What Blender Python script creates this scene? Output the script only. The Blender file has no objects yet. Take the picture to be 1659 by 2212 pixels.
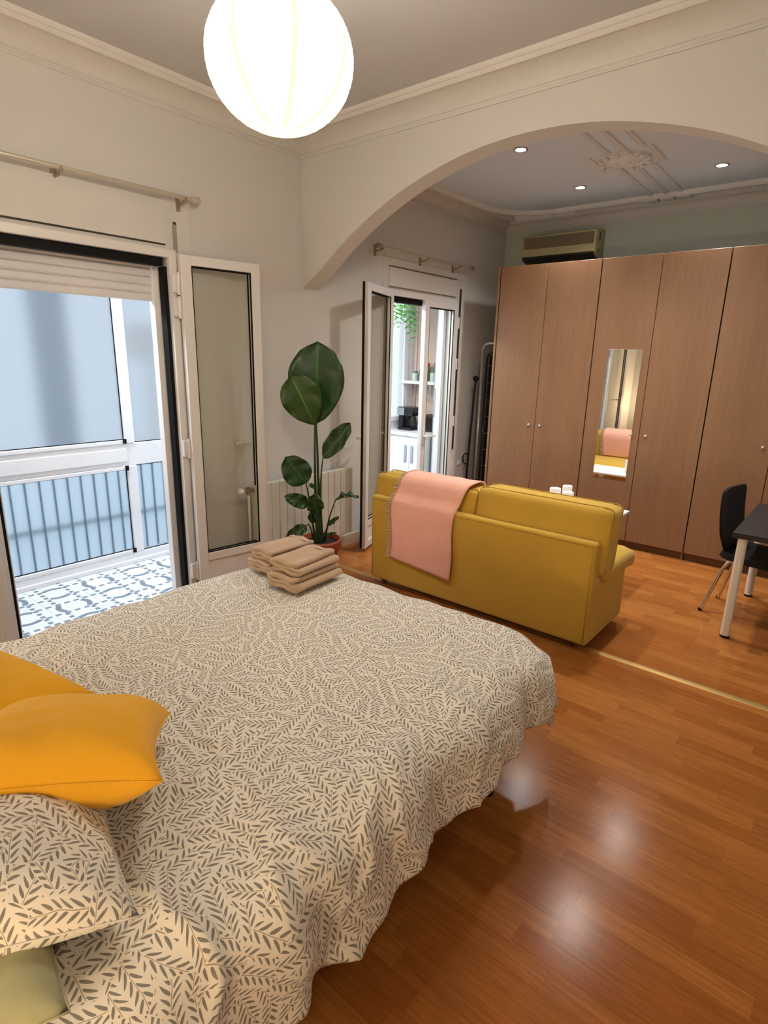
import bpy, bmesh, math, random
from mathutils import Vector, Matrix, noise

S = bpy.context.scene
COL = S.collection
PI = math.pi

# ------------------------------------------------------------------ camera
CAM_YAW, CAM_PITCH, CAM_ROLL, CAM_F = -0.6901, 0.2634, 0.0234, 1241.876
CAM_POS = Vector((3.201, 0.0, 1.5511))
cam_data = bpy.data.cameras.new('camera')
cam = bpy.data.objects.new('camera', cam_data)
COL.objects.link(cam)
_f = Vector((math.sin(CAM_YAW)*math.cos(CAM_PITCH), math.cos(CAM_YAW)*math.cos(CAM_PITCH), -math.sin(CAM_PITCH)))
_r = Vector((math.cos(CAM_YAW), -math.sin(CAM_YAW), 0))
_u = _r.cross(_f)
_R = _r*math.cos(CAM_ROLL)+_u*math.sin(CAM_ROLL)
_U = _u*math.cos(CAM_ROLL)-_r*math.sin(CAM_ROLL)
cam.matrix_world = Matrix(((_R.x, _U.x, -_f.x, CAM_POS.x), (_R.y, _U.y, -_f.y, CAM_POS.y), (_R.z, _U.z, -_f.z, CAM_POS.z), (0, 0, 0, 1)))
cam_data.sensor_fit = 'VERTICAL'
cam_data.sensor_height = 24.0
cam_data.lens = CAM_F/2212*24.0
cam_data.clip_start = 0.02
S.camera = cam

# ------------------------------------------------------------------ light levels, world, exposure
S.view_settings.view_transform = 'Standard'
S.view_settings.look = 'None'
S.view_settings.gamma = 1.0
S.view_settings.exposure = 1.0
S.view_settings.use_curve_mapping = False
S.cycles.use_denoising = True
S.cycles.sample_clamp_indirect = 6.0
S.cycles.max_bounces = 14
S.cycles.transparent_max_bounces = 16

LANTERN_RADIANCE = 13.0
LANTERN_COLOR = (1.0, 0.885, 0.735)
SPOT_WATTS = 12.5
SPOT_COLOR = (1.0, 0.95, 0.90)
BEDSIDE_WATTS = 9.0
BEDSIDE_COLOR = (1.0, 0.74, 0.45)
SKY_COLOR = (0.78, 0.88, 1.0)
SKY_STRENGTH = 0.66
GALLERY_FILL_WATTS = 12.0  # strength of the fill light added in the gallery
GALLERY_FILL_COLOR = (0.86, 0.93, 1.0)

world = bpy.data.worlds.new('overcast_sky')
S.world = world
world.use_nodes = True
_bg = world.node_tree.nodes['Background']
_bg.inputs[0].default_value = (*SKY_COLOR, 1)
_bg.inputs[1].default_value = SKY_STRENGTH

# ------------------------------------------------------------------ node helpers
class V:
    """one socket of a node tree, with arithmetic"""
    def __init__(s, t, sock): s.t, s.s = t, sock
    def _m(s, op, o=None, o2=None):
        n = s.t.nodes.new('ShaderNodeMath'); n.operation = op
        s.t.links.new(s.s, n.inputs[0])
        for k, q in ((1, o), (2, o2)):
            if q is None: continue
            if isinstance(q, V): s.t.links.new(q.s, n.inputs[k])
            else: n.inputs[k].default_value = q
        return V(s.t, n.outputs[0])
    def __add__(s, o): return s._m('ADD', o)
    __radd__ = __add__
    def __sub__(s, o): return s._m('SUBTRACT', o)
    def __mul__(s, o): return s._m('MULTIPLY', o)
    __rmul__ = __mul__
    def __truediv__(s, o): return s._m('DIVIDE', o)
    def lt(s, o): return s._m('LESS_THAN', o)
    def gt(s, o): return s._m('GREATER_THAN', o)
    def abs(s): return s._m('ABSOLUTE')
    def floor(s): return s._m('FLOOR')
    def mod(s, o): return s._m('FLOORED_MODULO', o)
    def min(s, o): return s._m('MINIMUM', o)
    def max(s, o): return s._m('MAXIMUM', o)
    def sin(s): return s._m('SINE')
    def cos(s): return s._m('COSINE')
    def sqrt(s): return s._m('SQRT')
    def smooth(s, a, b):
        n = s.t.nodes.new('ShaderNodeMapRange'); n.interpolation_type = 'SMOOTHSTEP'
        s.t.links.new(s.s, n.inputs[0]); n.inputs[1].default_value = a; n.inputs[2].default_value = b
        return V(s.t, n.outputs[0])

MATS = {}
def new_mat(name):
    m = bpy.data.materials.new(name); m.use_nodes = True
    t = m.node_tree
    b = t.nodes['Principled BSDF']
    MATS[name] = m
    return m, t, b

def tex_coord(t, kind='Object', scale=(1, 1, 1), rot=(0, 0, 0)):
    c = t.nodes.new('ShaderNodeTexCoord'); mp = t.nodes.new('ShaderNodeMapping')
    t.links.new(c.outputs[kind], mp.inputs[0])
    mp.inputs['Scale'].default_value = scale; mp.inputs['Rotation'].default_value = rot
    return mp.outputs[0]

def noise_tex(t, vec, scale, detail=3, rough=.55, dist=0):
    n = t.nodes.new('ShaderNodeTexNoise'); t.links.new(vec, n.inputs['Vector'])
    n.inputs['Scale'].default_value = scale; n.inputs['Detail'].default_value = detail
    n.inputs['Roughness'].default_value = rough; n.inputs['Distortion'].default_value = dist
    return n

def mix_col(t, fac, a, b, mode='MIX'):
    n = t.nodes.new('ShaderNodeMix'); n.data_type = 'RGBA'; n.blend_type = mode
    for sock, v in ((n.inputs[0], fac), (n.inputs[6], a), (n.inputs[7], b)):
        if isinstance(v, V): t.links.new(v.s, sock)
        elif isinstance(v, bpy.types.NodeSocket): t.links.new(v, sock)
        elif isinstance(v, (tuple, list)): sock.default_value = (*v, 1) if len(v) == 3 else v
        else: sock.default_value = v
    return n.outputs[2]

def bump(t, b, height, strength=.2, dist=.01):
    n = t.nodes.new('ShaderNodeBump'); n.inputs['Strength'].default_value = strength; n.inputs['Distance'].default_value = dist
    t.links.new(height.s if isinstance(height, V) else height, n.inputs['Height'])
    t.links.new(n.outputs[0], b.inputs['Normal'])

def simple(name, col, rough=.5, metal=0., var=.06, scale=6., bump_s=0., bump_scale=200., spec=.5, sheen=0.):
    m, t, b = new_mat(name)
    v = tex_coord(t)
    n = noise_tex(t, v, scale)
    lo = tuple(c*(1-var) for c in col); hi = tuple(min(1, c*(1+var)) for c in col)
    t.links.new(mix_col(t, n.outputs[0], lo, hi), b.inputs['Base Color'])
    b.inputs['Roughness'].default_value = rough; b.inputs['Metallic'].default_value = metal
    b.inputs['Specular IOR Level'].default_value = spec
    if sheen: b.inputs['Sheen Weight'].default_value = sheen
    if bump_s:
        n2 = noise_tex(t, v, bump_scale, 2)
        bump(t, b, n2.outputs[0], bump_s, .004)
    return m

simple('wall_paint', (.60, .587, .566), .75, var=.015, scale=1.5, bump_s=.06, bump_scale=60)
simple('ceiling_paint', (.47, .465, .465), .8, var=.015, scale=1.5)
simple('ceiling_daylight_tint', (.63, .70, .79), .8, var=.015, scale=1.5)  # cool daylight cast on this ceiling mixed into its base colour
simple('back_wall_paint', (.50, .54, .48), .75, var=.02, scale=2)
simple('moulding', (.60, .585, .555), .7, var=.02)
simple('moulding_living', (.70, .70, .70), .7, var=.02)
simple('skirting', (.66, .53, .42), .55, var=.04)
simple('white_lacquer', (.70, .685, .67), .32, var=.02)
simple('white_alu', (.84, .84, .86), .35, var=.02)
simple('shutter_white', (.72, .72, .75), .45, var=.03)
simple('black_rubber', (.004, .004, .0045), .7, var=.2, spec=.2)
simple('dark_slot', (.03, .025, .02), .8, var=.2)
simple('strap_grey', (.30, .28, .22), .8, var=.12, scale=60)
simple('rod_metal', (.55, .50, .42), .35, .4, var=.06)
simple('rod_bracket', (.35, .27, .20), .4, .5, var=.08)
simple('radiator_enamel', (.62, .60, .53), .4, var=.02)
simple('chrome', (.75, .72, .68), .18, 1.0, var=.03)
simple('brass', (.58, .38, .13), .35, .6, var=.08, scale=20)
simple('terracotta', (.36, .075, .04), .5, var=.10, scale=12)
simple('soil', (.02, .014, .010), .95, var=.4, scale=80, bump_s=.6)
simple('ac_cream', (.44, .385, .21), .45, var=.03)
simple('ac_grille', (.20, .155, .10), .55, var=.05)
simple('ac_dark', (.03, .025, .022), .6, var=.1)
simple('candle_wax', (.88, .86, .82), .5, var=.02)
simple('table_white', (.85, .83, .78), .35, var=.02)
simple('table_black', (.016, .015, .018), .45, var=.1)
simple('leg_cream', (.80, .76, .68), .35, var=.02)
simple('black_plastic', (.004, .004, .005), .6, var=.1, spec=.25)
simple('black_gloss', (.012, .012, .014), .2, var=.1)
simple('steel', (.55, .56, .58), .3, .9, var=.03)
simple('pink_wall', (.78, .60, .50), .7, var=.02)
simple('kitchen_white', (.85, .86, .88), .35, var=.02)
simple('worktop', (.75, .74, .74), .35, var=.03)
simple('handle_grey', (.35, .40, .47), .4, var=.05)
simple('jar_red', (.42, .05, .05), .4, var=.08)
simple('jar_green', (.12, .18, .11), .4, var=.08)
simple('jar_pale', (.55, .60, .52), .35, var=.05)
simple('facade', (.66, .74, .80), .8, var=.12, scale=1.2)
simple('facade_dark', (.12, .17, .22), .6, var=.1)
simple('facade_warm', (.80, .72, .60), .6, var=.04)
simple('slat_white', (.74, .80, .84), .5, var=.04)
simple('teal_cloth', (.05, .20, .26), .85, var=.1, scale=12)
simple('grey_cloth', (.20, .27, .33), .85, var=.1, scale=12)
simple('wood_oak', (.45, .27, .13), .5, var=.1, scale=9)
simple('mattress_white', (.75, .72, .66), .85, var=.03)
simple('wicker_pot', (.22, .15, .08), .8, var=.2, scale=40)

def fabric(name, col, var=.08, weave=500, rough=.9, bs=.25, sheen=.15):
    m, t, b = new_mat(name)
    v = tex_coord(t)
    n = noise_tex(t, v, 5, 4)
    n2 = noise_tex(t, v, weave, 1)
    lo = tuple(c*(1-var) for c in col); hi = tuple(min(1, c*(1+var)) for c in col)
    f = V(t, n.outputs[0])*.6+V(t, n2.outputs[0])*.4
    t.links.new(mix_col(t, f, lo, hi), b.inputs['Base Color'])
    b.inputs['Roughness'].default_value = rough
    b.inputs['Sheen Weight'].default_value = sheen
    b.inputs['Specular IOR Level'].default_value = .2
    bump(t, b, n2.outputs[0], bs, .002)
    return m
fabric('sofa_mustard', (.59, .370, .052), .10, 420)
fabric('piping_mustard', (.44, .285, .034), .10, 420)
fabric('cushion_yellow', (.80, .405, .020), .07, 500)
fabric('cushion_green', (.38, .375, .225), .08, 500)
fabric('throw_pink', (.93, .475, .365), .14, 180, bs=.5, sheen=.3)
fabric('fringe_pink', (.66, .46, .34), .1, 180)
fabric('towel_beige', (.53, .375, .25), .12, 260, bs=.9, sheen=.3)
fabric('paper_shade', (.9, .8, .6), .03, 60)

# wood laminate: one colour per plank (object colour) or per island (colour attribute on the joined rest)
def plank_mat(name, joined):
    m, t, b = new_mat(name)
    if joined:
        a = t.nodes.new('ShaderNodeAttribute'); a.attribute_name = 'tone'; a.attribute_type = 'GEOMETRY'
        tone = V(t, a.outputs['Fac'])
    else:
        oi = t.nodes.new('ShaderNodeObjectInfo')
        sep = t.nodes.new('ShaderNodeSeparateColor'); t.links.new(oi.outputs['Color'], sep.inputs[0])
        tone = V(t, sep.outputs[0])
    g = t.nodes.new('ShaderNodeNewGeometry')
    mp = t.nodes.new('ShaderNodeMapping'); t.links.new(g.outputs['Position'], mp.inputs[0])
    mp.inputs['Scale'].default_value = (2.2, 46, 1)
    cmb = t.nodes.new('ShaderNodeCombineXYZ')
    t.links.new((tone*37.).s, cmb.inputs[0]); t.links.new((tone*91.).s, cmb.inputs[2])
    va = t.nodes.new('ShaderNodeVectorMath'); t.links.new(mp.outputs[0], va.inputs[0]); t.links.new(cmb.outputs[0], va.inputs[1])
    n = noise_tex(t, va.outputs[0], 2.2, 5, .6, .6)
    n2 = noise_tex(t, va.outputs[0], 11, 3, .6)
    grain = V(t, n.outputs[0])*.7+V(t, n2.outputs[0])*.3
    c1 = mix_col(t, tone, (.335, .112, .025), (.485, .196, .049))
    c2 = mix_col(t, grain.smooth(.30, .72), (.74, .70, .66), (1.10, 1.10, 1.10))
    t.links.new(mix_col(t, 1.0, c1, c2, 'MULTIPLY'), b.inputs['Base Color'])
    rr = grain*.08+.15
    t.links.new(rr.s, b.inputs['Roughness'])
    b.inputs['Specular IOR Level'].default_value = .15
    bump(t, b, grain, .05, .002)
    return m
plank_mat('laminate', False)
plank_mat('laminate_joined', True)
simple('floor_joint', (.20, .075, .025), .8, var=.1)

# wardrobe veneer, vertical grain
def veneer(name, lo, hi):
    m, t, b = new_mat(name)
    v = tex_coord(t, 'Object', (60, 60, 1.1))
    n = noise_tex(t, v, 3.0, 4, .6, .3)
    v2 = tex_coord(t, 'Object', (300, 300, 5))
    n2 = noise_tex(t, v2, 2.0, 2)
    v3 = tex_coord(t, 'Object', (3, 3, .5))
    n3 = noise_tex(t, v3, 1.5, 2)
    f = V(t, n.outputs[0])*.5+V(t, n2.outputs[0])*.28+V(t, n3.outputs[0])*.3
    t.links.new(mix_col(t, f.smooth(.30, .76), lo, hi), b.inputs['Base Color'])
    b.inputs['Roughness'].default_value = .42
    b.inputs['Specular IOR Level'].default_value = .4
    return m
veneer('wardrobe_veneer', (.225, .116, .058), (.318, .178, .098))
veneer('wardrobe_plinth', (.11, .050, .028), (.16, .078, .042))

# printed sprig cotton
def sprig_mat(name, ground, leaf_c, stem_c, scale=1.14):
    m, t, b = new_mat(name)
    uv = t.nodes.new('ShaderNodeUVMap')
    wn = t.nodes.new('ShaderNodeTexNoise'); wn.noise_dimensions = '3D'
    t.links.new(uv.outputs[0], wn.inputs['Vector']); wn.inputs['Scale'].default_value = 13*scale; wn.inputs['Detail'].default_value = 1
    sub = t.nodes.new('ShaderNodeVectorMath'); sub.operation = 'SUBTRACT'
    t.links.new(wn.outputs['Color'], sub.inputs[0]); sub.inputs[1].default_value = (.5, .5, .5)
    sc = t.nodes.new('ShaderNodeVectorMath'); sc.operation = 'SCALE'; t.links.new(sub.outputs[0], sc.inputs[0]); sc.inputs['Scale'].default_value = .026/scale
    ad = t.nodes.new('ShaderNodeVectorMath'); t.links.new(uv.outputs[0], ad.inputs[0]); t.links.new(sc.outputs[0], ad.inputs[1])
    leaf = None; stem = None
    for k, (vs, off) in enumerate(((13.5*scale, 0.0), )):
        vo = t.nodes.new('ShaderNodeTexVoronoi'); vo.voronoi_dimensions = '2D'; vo.feature = 'F1'
        t.links.new(ad.outputs[0], vo.inputs['Vector']); vo.inputs['Scale'].default_value = vs; vo.inputs['Randomness'].default_value = .8
        ve = t.nodes.new('ShaderNodeTexVoronoi'); ve.voronoi_dimensions = '2D'; ve.feature = 'DISTANCE_TO_EDGE'
        t.links.new(ad.outputs[0], ve.inputs['Vector']); ve.inputs['Scale'].default_value = vs; ve.inputs['Randomness'].default_value = .8
        d = t.nodes.new('ShaderNodeVectorMath'); d.operation = 'SUBTRACT'
        t.links.new(ad.outputs[0], d.inputs[0]); t.links.new(vo.outputs['Position'], d.inputs[1])
        # (position comes back in texture units divided by the scale)
        sx = t.nodes.new('ShaderNodeSeparateXYZ'); t.links.new(d.outputs[0], sx.inputs[0])
        sc3 = t.nodes.new('ShaderNodeSeparateColor'); t.links.new(vo.outputs['Color'], sc3.inputs[0])
        ang = V(t, sc3.outputs[0])*6.283
        ca, sa = ang.cos(), ang.sin()
        X, Y = V(t, sx.outputs[0]), V(t, sx.outputs[1])
        u = X*ca+Y*sa; v = Y*ca-X*sa
        p = .0185/scale
        CS = .044/scale
        colm = (u/CS+.5).floor(); u = u-colm*CS; v = v+colm*(p*.37)
        a = u.abs()
        side = u.gt(0)*(p*.5)                                   # leaves alternate left and right of the stem
        tt = (v-a*1.15+side).mod(p)-p*.5
        A, B = .0085/scale, .0043/scale
        e = (a-.0105/scale)/A
        q = tt/B
        taper = (e*.35+1.0)
        lf = (e*e+(q*q)*(taper*taper)).lt(1.0)
        edge_ok = V(t, ve.outputs[0]).gt(.016)
        lf = lf*edge_ok
        st = a.lt(.0009/scale)*edge_ok
        leaf = lf if leaf is None else leaf.max(lf)
        stem = st if stem is None else stem.max(st)
    n = noise_tex(t, uv.outputs[0], 30, 3)
    lc = mix_col(t, n.outputs[0], tuple(c*.8 for c in leaf_c), tuple(c*1.2 for c in leaf_c))
    c1 = mix_col(t, stem, ground, stem_c)
    t.links.new(mix_col(t, leaf, c1, lc), b.inputs['Base Color'])
    b.inputs['Roughness'].default_value = .9
    b.inputs['Sheen Weight'].default_value = .1
    b.inputs['Specular IOR Level'].default_value = .15
    n2 = noise_tex(t, uv.outputs[0], 700, 1)
    bump(t, b, n2.outputs[0], .15, .001)
    return m
sprig_mat('sprig_cotton', (.79, .75, .67), (.235, .225, .20), (.42, .35, .25))

# printed cement tiles of the gallery: rings and dashes
def tile_mat():
    m, t, b = new_mat('gallery_tile')
    g = t.nodes.new('ShaderNodeNewGeometry')
    s = t.nodes.new('ShaderNodeSeparateXYZ'); t.links.new(g.outputs['Position'], s.inputs[0])
    c = .275
    X = (V(t, s.outputs[0])+.41)/c; Y = (V(t, s.outputs[1])-1.06)/c
    i = (X+.5).floor(); j = (Y+.5).floor()
    par = (i+j).mod(2.0)
    x = X-i; y = Y-j
    # even cells: arcs face +-x ... odd cells: arcs face +-y
    ax, ay = x.abs(), y.abs()
    even = par*-1.+1.
    O, TH = .28, .046
    r = (x*x+y*y).sqrt()
    onr = ((r-.32).abs()).lt(.058)
    ring = onr*(even*ax.gt(ay*1.1)+par*ay.gt(ax*1.1))
    dy = ((y*5.+.5).mod(1.0)).lt(.60); dx = ((x*5.+.5).mod(1.0)).lt(.60)
    dash = ((ax-O).abs()).lt(TH)*dy*(even*ay.lt(.30)*-1.+1.)
    dash2 = ((ay-O).abs()).lt(TH)*dx*(par*ax.lt(.30)*-1.+1.)
    mark = ring.max(dash).max(dash2)
    n = noise_tex(t, g.outputs['Position'], 9, 4)
    w = mix_col(t, n.outputs[0], (.74, .78, .83), (.86, .88, .92))
    t.links.new(mix_col(t, mark, w, (.19, .24, .29)), b.inputs['Base Color'])
    b.inputs['Roughness'].default_value = .4
tile_mat()

def leaf_mat(name, lo, hi):
    m, t, b = new_mat(name)
    v = tex_coord(t, 'UV', (1, 1, 1))
    sx = t.nodes.new('ShaderNodeSeparateXYZ'); t.links.new(v, sx.inputs[0])
    veins = ((V(t, sx.outputs[1])*46.+(V(t, sx.outputs[0])-.5).abs()*14.)).sin()*.5+.5
    n = noise_tex(t, tex_coord(t), 9, 3)
    mid = ((V(t, sx.outputs[0])-.5).abs()).lt(.022)
    f = V(t, n.outputs[0])*.75+veins*.25
    c = mix_col(t, f, lo, hi)
    t.links.new(mix_col(t, mid, c, tuple(q*1.9 for q in hi)), b.inputs['Base Color'])
    b.inputs['Roughness'].default_value = .38
    bump(t, b, veins, .12, .003)
leaf_mat('leaf_green', (.006, .034, .006), (.018, .072, .013))
leaf_mat('leaf_light', (.016, .050, .007), (.036, .090, .013))
leaf_mat('fern_green', (.035, .16, .025), (.09, .28, .05))
simple('stem_green', (.020, .050, .012), .5, var=.2, scale=20)

def clear_glass(name, tint, gloss=.06):
    m, t, b = new_mat(name)
    out = t.nodes['Material Output']
    tr = t.nodes.new('ShaderNodeBsdfTransparent'); tr.inputs[0].default_value = (*tint, 1)
    gl = t.nodes.new('ShaderNodeBsdfGlossy'); gl.inputs['Roughness'].default_value = .03
    lw = t.nodes.new('ShaderNodeLayerWeight'); lw.inputs[0].default_value = .5
    mx = t.nodes.new('ShaderNodeMixShader')
    f = V(t, lw.outputs['Facing'])._m('POWER', 5.)*.5+gloss*.4
    t.links.new(f.s, mx.inputs[0]); t.links.new(tr.outputs[0], mx.inputs[1]); t.links.new(gl.outputs[0], mx.inputs[2])
    t.links.new(mx.outputs[0], out.inputs[0])
clear_glass('clear_glass', (.95, .955, .93))
clear_glass('carafe_glass', (.55, .56, .56))

def frosted(name, col, rough, body=.35):
    m, t, b = new_mat(name)
    out = t.nodes['Material Output']
    rf = t.nodes.new('ShaderNodeBsdfRefraction'); rf.inputs['Color'].default_value = (*col, 1)
    rf.inputs['Roughness'].default_value = rough; rf.inputs['IOR'].default_value = 1.18
    tl = t.nodes.new('ShaderNodeBsdfTranslucent'); tl.inputs[0].default_value = (*col, 1)
    mx = t.nodes.new('ShaderNodeMixShader'); mx.inputs[0].default_value = body
    t.links.new(rf.outputs[0], mx.inputs[1]); t.links.new(tl.outputs[0], mx.inputs[2])
    n = noise_tex(t, tex_coord(t), 40, 2)
    bp = t.nodes.new('ShaderNodeBump'); bp.inputs['Strength'].default_value = .15; bp.inputs['Distance'].default_value = .004
    t.links.new(n.outputs[0], bp.inputs['Height']); t.links.new(bp.outputs[0], rf.inputs['Normal'])
    t.links.new(mx.outputs[0], out.inputs[0])
frosted('frosted_glass', (.81, .83, .845), .33, .30)
frosted('dimpled_glass', (.92, .96, .98), .16, .15)

m_, t_, b_ = new_mat('fibre_board')
_tl = t_.nodes.new('ShaderNodeBsdfTranslucent'); _tl.inputs[0].default_value = (.95, .97, .98, 1)
_mx = t_.nodes.new('ShaderNodeMixShader'); _mx.inputs[0].default_value = .93
b_.inputs['Roughness'].default_value = .6
_n = noise_tex(t_, tex_coord(t_, 'Object', (8, 8, 2)), 2.5, 3)
t_.links.new(mix_col(t_, _n.outputs[0], (.62, .68, .72), (.86, .90, .93)), b_.inputs['Base Color'])
t_.links.new(b_.outputs[0], _mx.inputs[1]); t_.links.new(_tl.outputs[0], _mx.inputs[2]); t_.links.new(_mx.outputs[0], t_.nodes['Material Output'].inputs[0])

def emit(name, col, strength):
    m, t, b = new_mat(name)
    b.inputs['Base Color'].default_value = (*col, 1)
    b.inputs['Emission Color'].default_value = (*col, 1)
    b.inputs['Emission Strength'].default_value = strength
    b.inputs['Roughness'].default_value = .9
    n = noise_tex(t, tex_coord(t), 30, 2)
    t.links.new((V(t, n.outputs[0])*(strength*.1)+strength*.95).s, b.inputs['Emission Strength'])
    return m
emit('lantern_paper', LANTERN_COLOR, LANTERN_RADIANCE)
emit('lantern_seam', (1.0, .86, .60), .50)
emit('lantern_rib', (1.0, .95, .82), .47)
emit('lantern_wire', (1.0, .78, .55), .48)
emit('spot_bulb', (1.0, .95, .88), 14)
emit('gallery_fill_glow', GALLERY_FILL_COLOR, 4.0)
emit('bedside_shade', BEDSIDE_COLOR, 3.0)
m_, t_, b_ = new_mat('mirror_glass'); b_.inputs['Metallic'].default_value = 1; b_.inputs['Roughness'].default_value = .01; b_.inputs['Base Color'].default_value = (.9, .91, .89, 1)
M = MATS

# ------------------------------------------------------------------ object helpers
def BM(): return bmesh.new()

def box(bm, x0, x1, y0, y1, z0, z1, bev=0., seg=2, mi=0):
    vs = [bm.verts.new(p) for p in ((x0, y0, z0), (x1, y0, z0), (x1, y1, z0), (x0, y1, z0), (x0, y0, z1), (x1, y0, z1), (x1, y1, z1), (x0, y1, z1))]
    fs = [bm.faces.new([vs[i] for i in q]) for q in ((0, 3, 2, 1), (4, 5, 6, 7), (0, 1, 5, 4), (1, 2, 6, 5), (2, 3, 7, 6), (3, 0, 4, 7))]
    for f in fs: f.material_index = mi
    if bev > 0:
        es = {e for f in fs for e in f.edges}
        bmesh.ops.bevel(bm, geom=list(es), offset=bev, segments=seg, profile=.5, affect='EDGES')
    return vs

def frames(pts):
    """parallel-transported frames along a polyline"""
    pts = [Vector(p) for p in pts]
    out = []; n = None
    for i, p in enumerate(pts):
        t = (pts[min(i+1, len(pts)-1)]-pts[max(i-1, 0)]).normalized()
        if n is None:
            a = Vector((0, 0, 1)) if abs(t.z) < .9 else Vector((1, 0, 0))
            n = t.cross(a).normalized()
        else:
            n = (n-t*n.dot(t)).normalized()
        out.append((p, t, n, t.cross(n)))
    return out

def tube(bm, pts, r, seg=8, caps=True, closed=False):
    rings = []
    fr = frames(pts)
    for k, (p, t, n, b) in enumerate(fr):
        rr = r[k] if isinstance(r, (list, tuple)) else r
        rings.append([bm.verts.new(p+(n*math.cos(2*PI*i/seg)+b*math.sin(2*PI*i/seg))*rr) for i in range(seg)])
    for a, b in zip(rings, rings[1:]):
        for i in range(seg):
            bm.faces.new((a[i], a[(i+1) % seg], b[(i+1) % seg], b[i]))
    if closed:
        a, b = rings[-1], rings[0]
        for i in range(seg): bm.faces.new((a[i], a[(i+1) % seg], b[(i+1) % seg], b[i]))
    elif caps:
        bm.faces.new(list(reversed(rings[0]))); bm.faces.new(rings[-1])

def lathe(bm, prof, c=(0, 0, 0), seg=24, cap0=True, cap1=True):
    rings = []
    for r, z in prof:
        rings.append([bm.verts.new((c[0]+r*math.cos(2*PI*i/seg), c[1]+r*math.sin(2*PI*i/seg), c[2]+z)) for i in range(seg)])
    for a, b in zip(rings, rings[1:]):
        for i in range(seg):
            bm.faces.new((a[i], a[(i+1) % seg], b[(i+1) % seg], b[i]))
    if cap0: bm.faces.new(list(reversed(rings[0])))
    if cap1: bm.faces.new(rings[-1])

def prism(bm, poly, axis, a0, a1, bev=0., seg=3):
    """polygon in the plane normal to axis, extruded from a0 to a1"""
    def P(q, a):
        if axis == 'x': return (a, q[0], q[1])
        if axis == 'y': return (q[0], a, q[1])
        return (q[0], q[1], a)
    A = [bm.verts.new(P(q, a0)) for q in poly]; B = [bm.verts.new(P(q, a1)) for q in poly]
    n = len(poly); fs = [bm.faces.new(A), bm.faces.new(list(reversed(B)))]
    for i in range(n): fs.append(bm.faces.new((A[i], B[i], B[(i+1) % n], A[(i+1) % n])))
    bmesh.ops.recalc_face_normals(bm, faces=fs)
    if bev:
        es = {e for f in fs for e in f.edges}
        bmesh.ops.bevel(bm, geom=list(es), offset=bev, segments=seg, profile=.5, affect='EDGES')

def grid_surf(bm, fn, nu, nv, uvfn=None):
    """fn(u, v) -> point for u, v in 0..1"""
    g = [[bm.verts.new(fn(i/nu, j/nv)) for j in range(nv+1)] for i in range(nu+1)]
    uvl = bm.loops.layers.uv.verify() if uvfn else None
    fs = []
    for i in range(nu):
        for j in range(nv):
            f = bm.faces.new((g[i][j], g[i+1][j], g[i+1][j+1], g[i][j+1])); fs.append(f)
            if uvl:
                for l, (a, b) in zip(f.loops, ((i, j), (i+1, j), (i+1, j+1), (i, j+1))): l[uvl].uv = uvfn(a/nu, b/nv)
    return g, fs

ORIGIN = {}
def world_origin(o):
    v = Vector((0, 0, 0))
    while o is not None:
        v += o.location; o = o.parent
    return v

def obj(name, bm, mat, parent=None, smooth=False, local=False, angle=None, recalc=True):
    if recalc: bmesh.ops.recalc_face_normals(bm, faces=bm.faces[:])
    me = bpy.data.meshes.new(name)
    if parent is not None and not local:
        w = world_origin(parent)
        bmesh.ops.translate(bm, verts=bm.verts[:], vec=-w)
    bm.to_mesh(me); bm.free()
    for mm in (mat if isinstance(mat, (list, tuple)) else [mat]):
        me.materials.append(M[mm] if isinstance(mm, str) else mm)
    if smooth:
        me.polygons.foreach_set('use_smooth', [True]*len(me.polygons))
        if angle: me.set_sharp_from_angle(angle=math.radians(angle))
    o = bpy.data.objects.new(name, me); COL.objects.link(o)
    if parent is not None: o.parent = parent
    return o

def thing(name, label, cat, loc=(0, 0, 0), rotz=0., group=None):
    o = bpy.data.objects.new(name, None); COL.objects.link(o)
    o.location = loc; o.rotation_euler = (0, 0, rotz); o.empty_display_size = .1
    o['label'] = label; o['category'] = cat
    if group: o['group'] = group
    return o

def tag(o, label, cat, group=None):
    o['label'] = label; o['category'] = cat
    if group: o['group'] = group
    return o

def struct(name, bm, mat, parent=None, **k):
    o = obj(name, bm, mat, parent, **k); o['kind'] = 'structure'; return o

def struct_empty(name, loc=(0, 0, 0)):
    o = bpy.data.objects.new(name, None); COL.objects.link(o); o.location = loc; o['kind'] = 'structure'; return o

# ------------------------------------------------------------------ room shell
CZ1, CZ2 = 2.92, 2.90            # ceilings: bedroom, living area
YA0, YA1 = 2.93, 3.07            # the arch wall
YB = 5.75                        # back wall
XR1, XR2 = 3.75, 3.30            # right walls
YH = -.55                        # wall behind the bed head
D1 = (.87, 1.93, 2.11)           # balcony door opening y0, y1, top
D2 = (3.86, 4.90, 2.09)          # kitchen door opening

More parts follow.
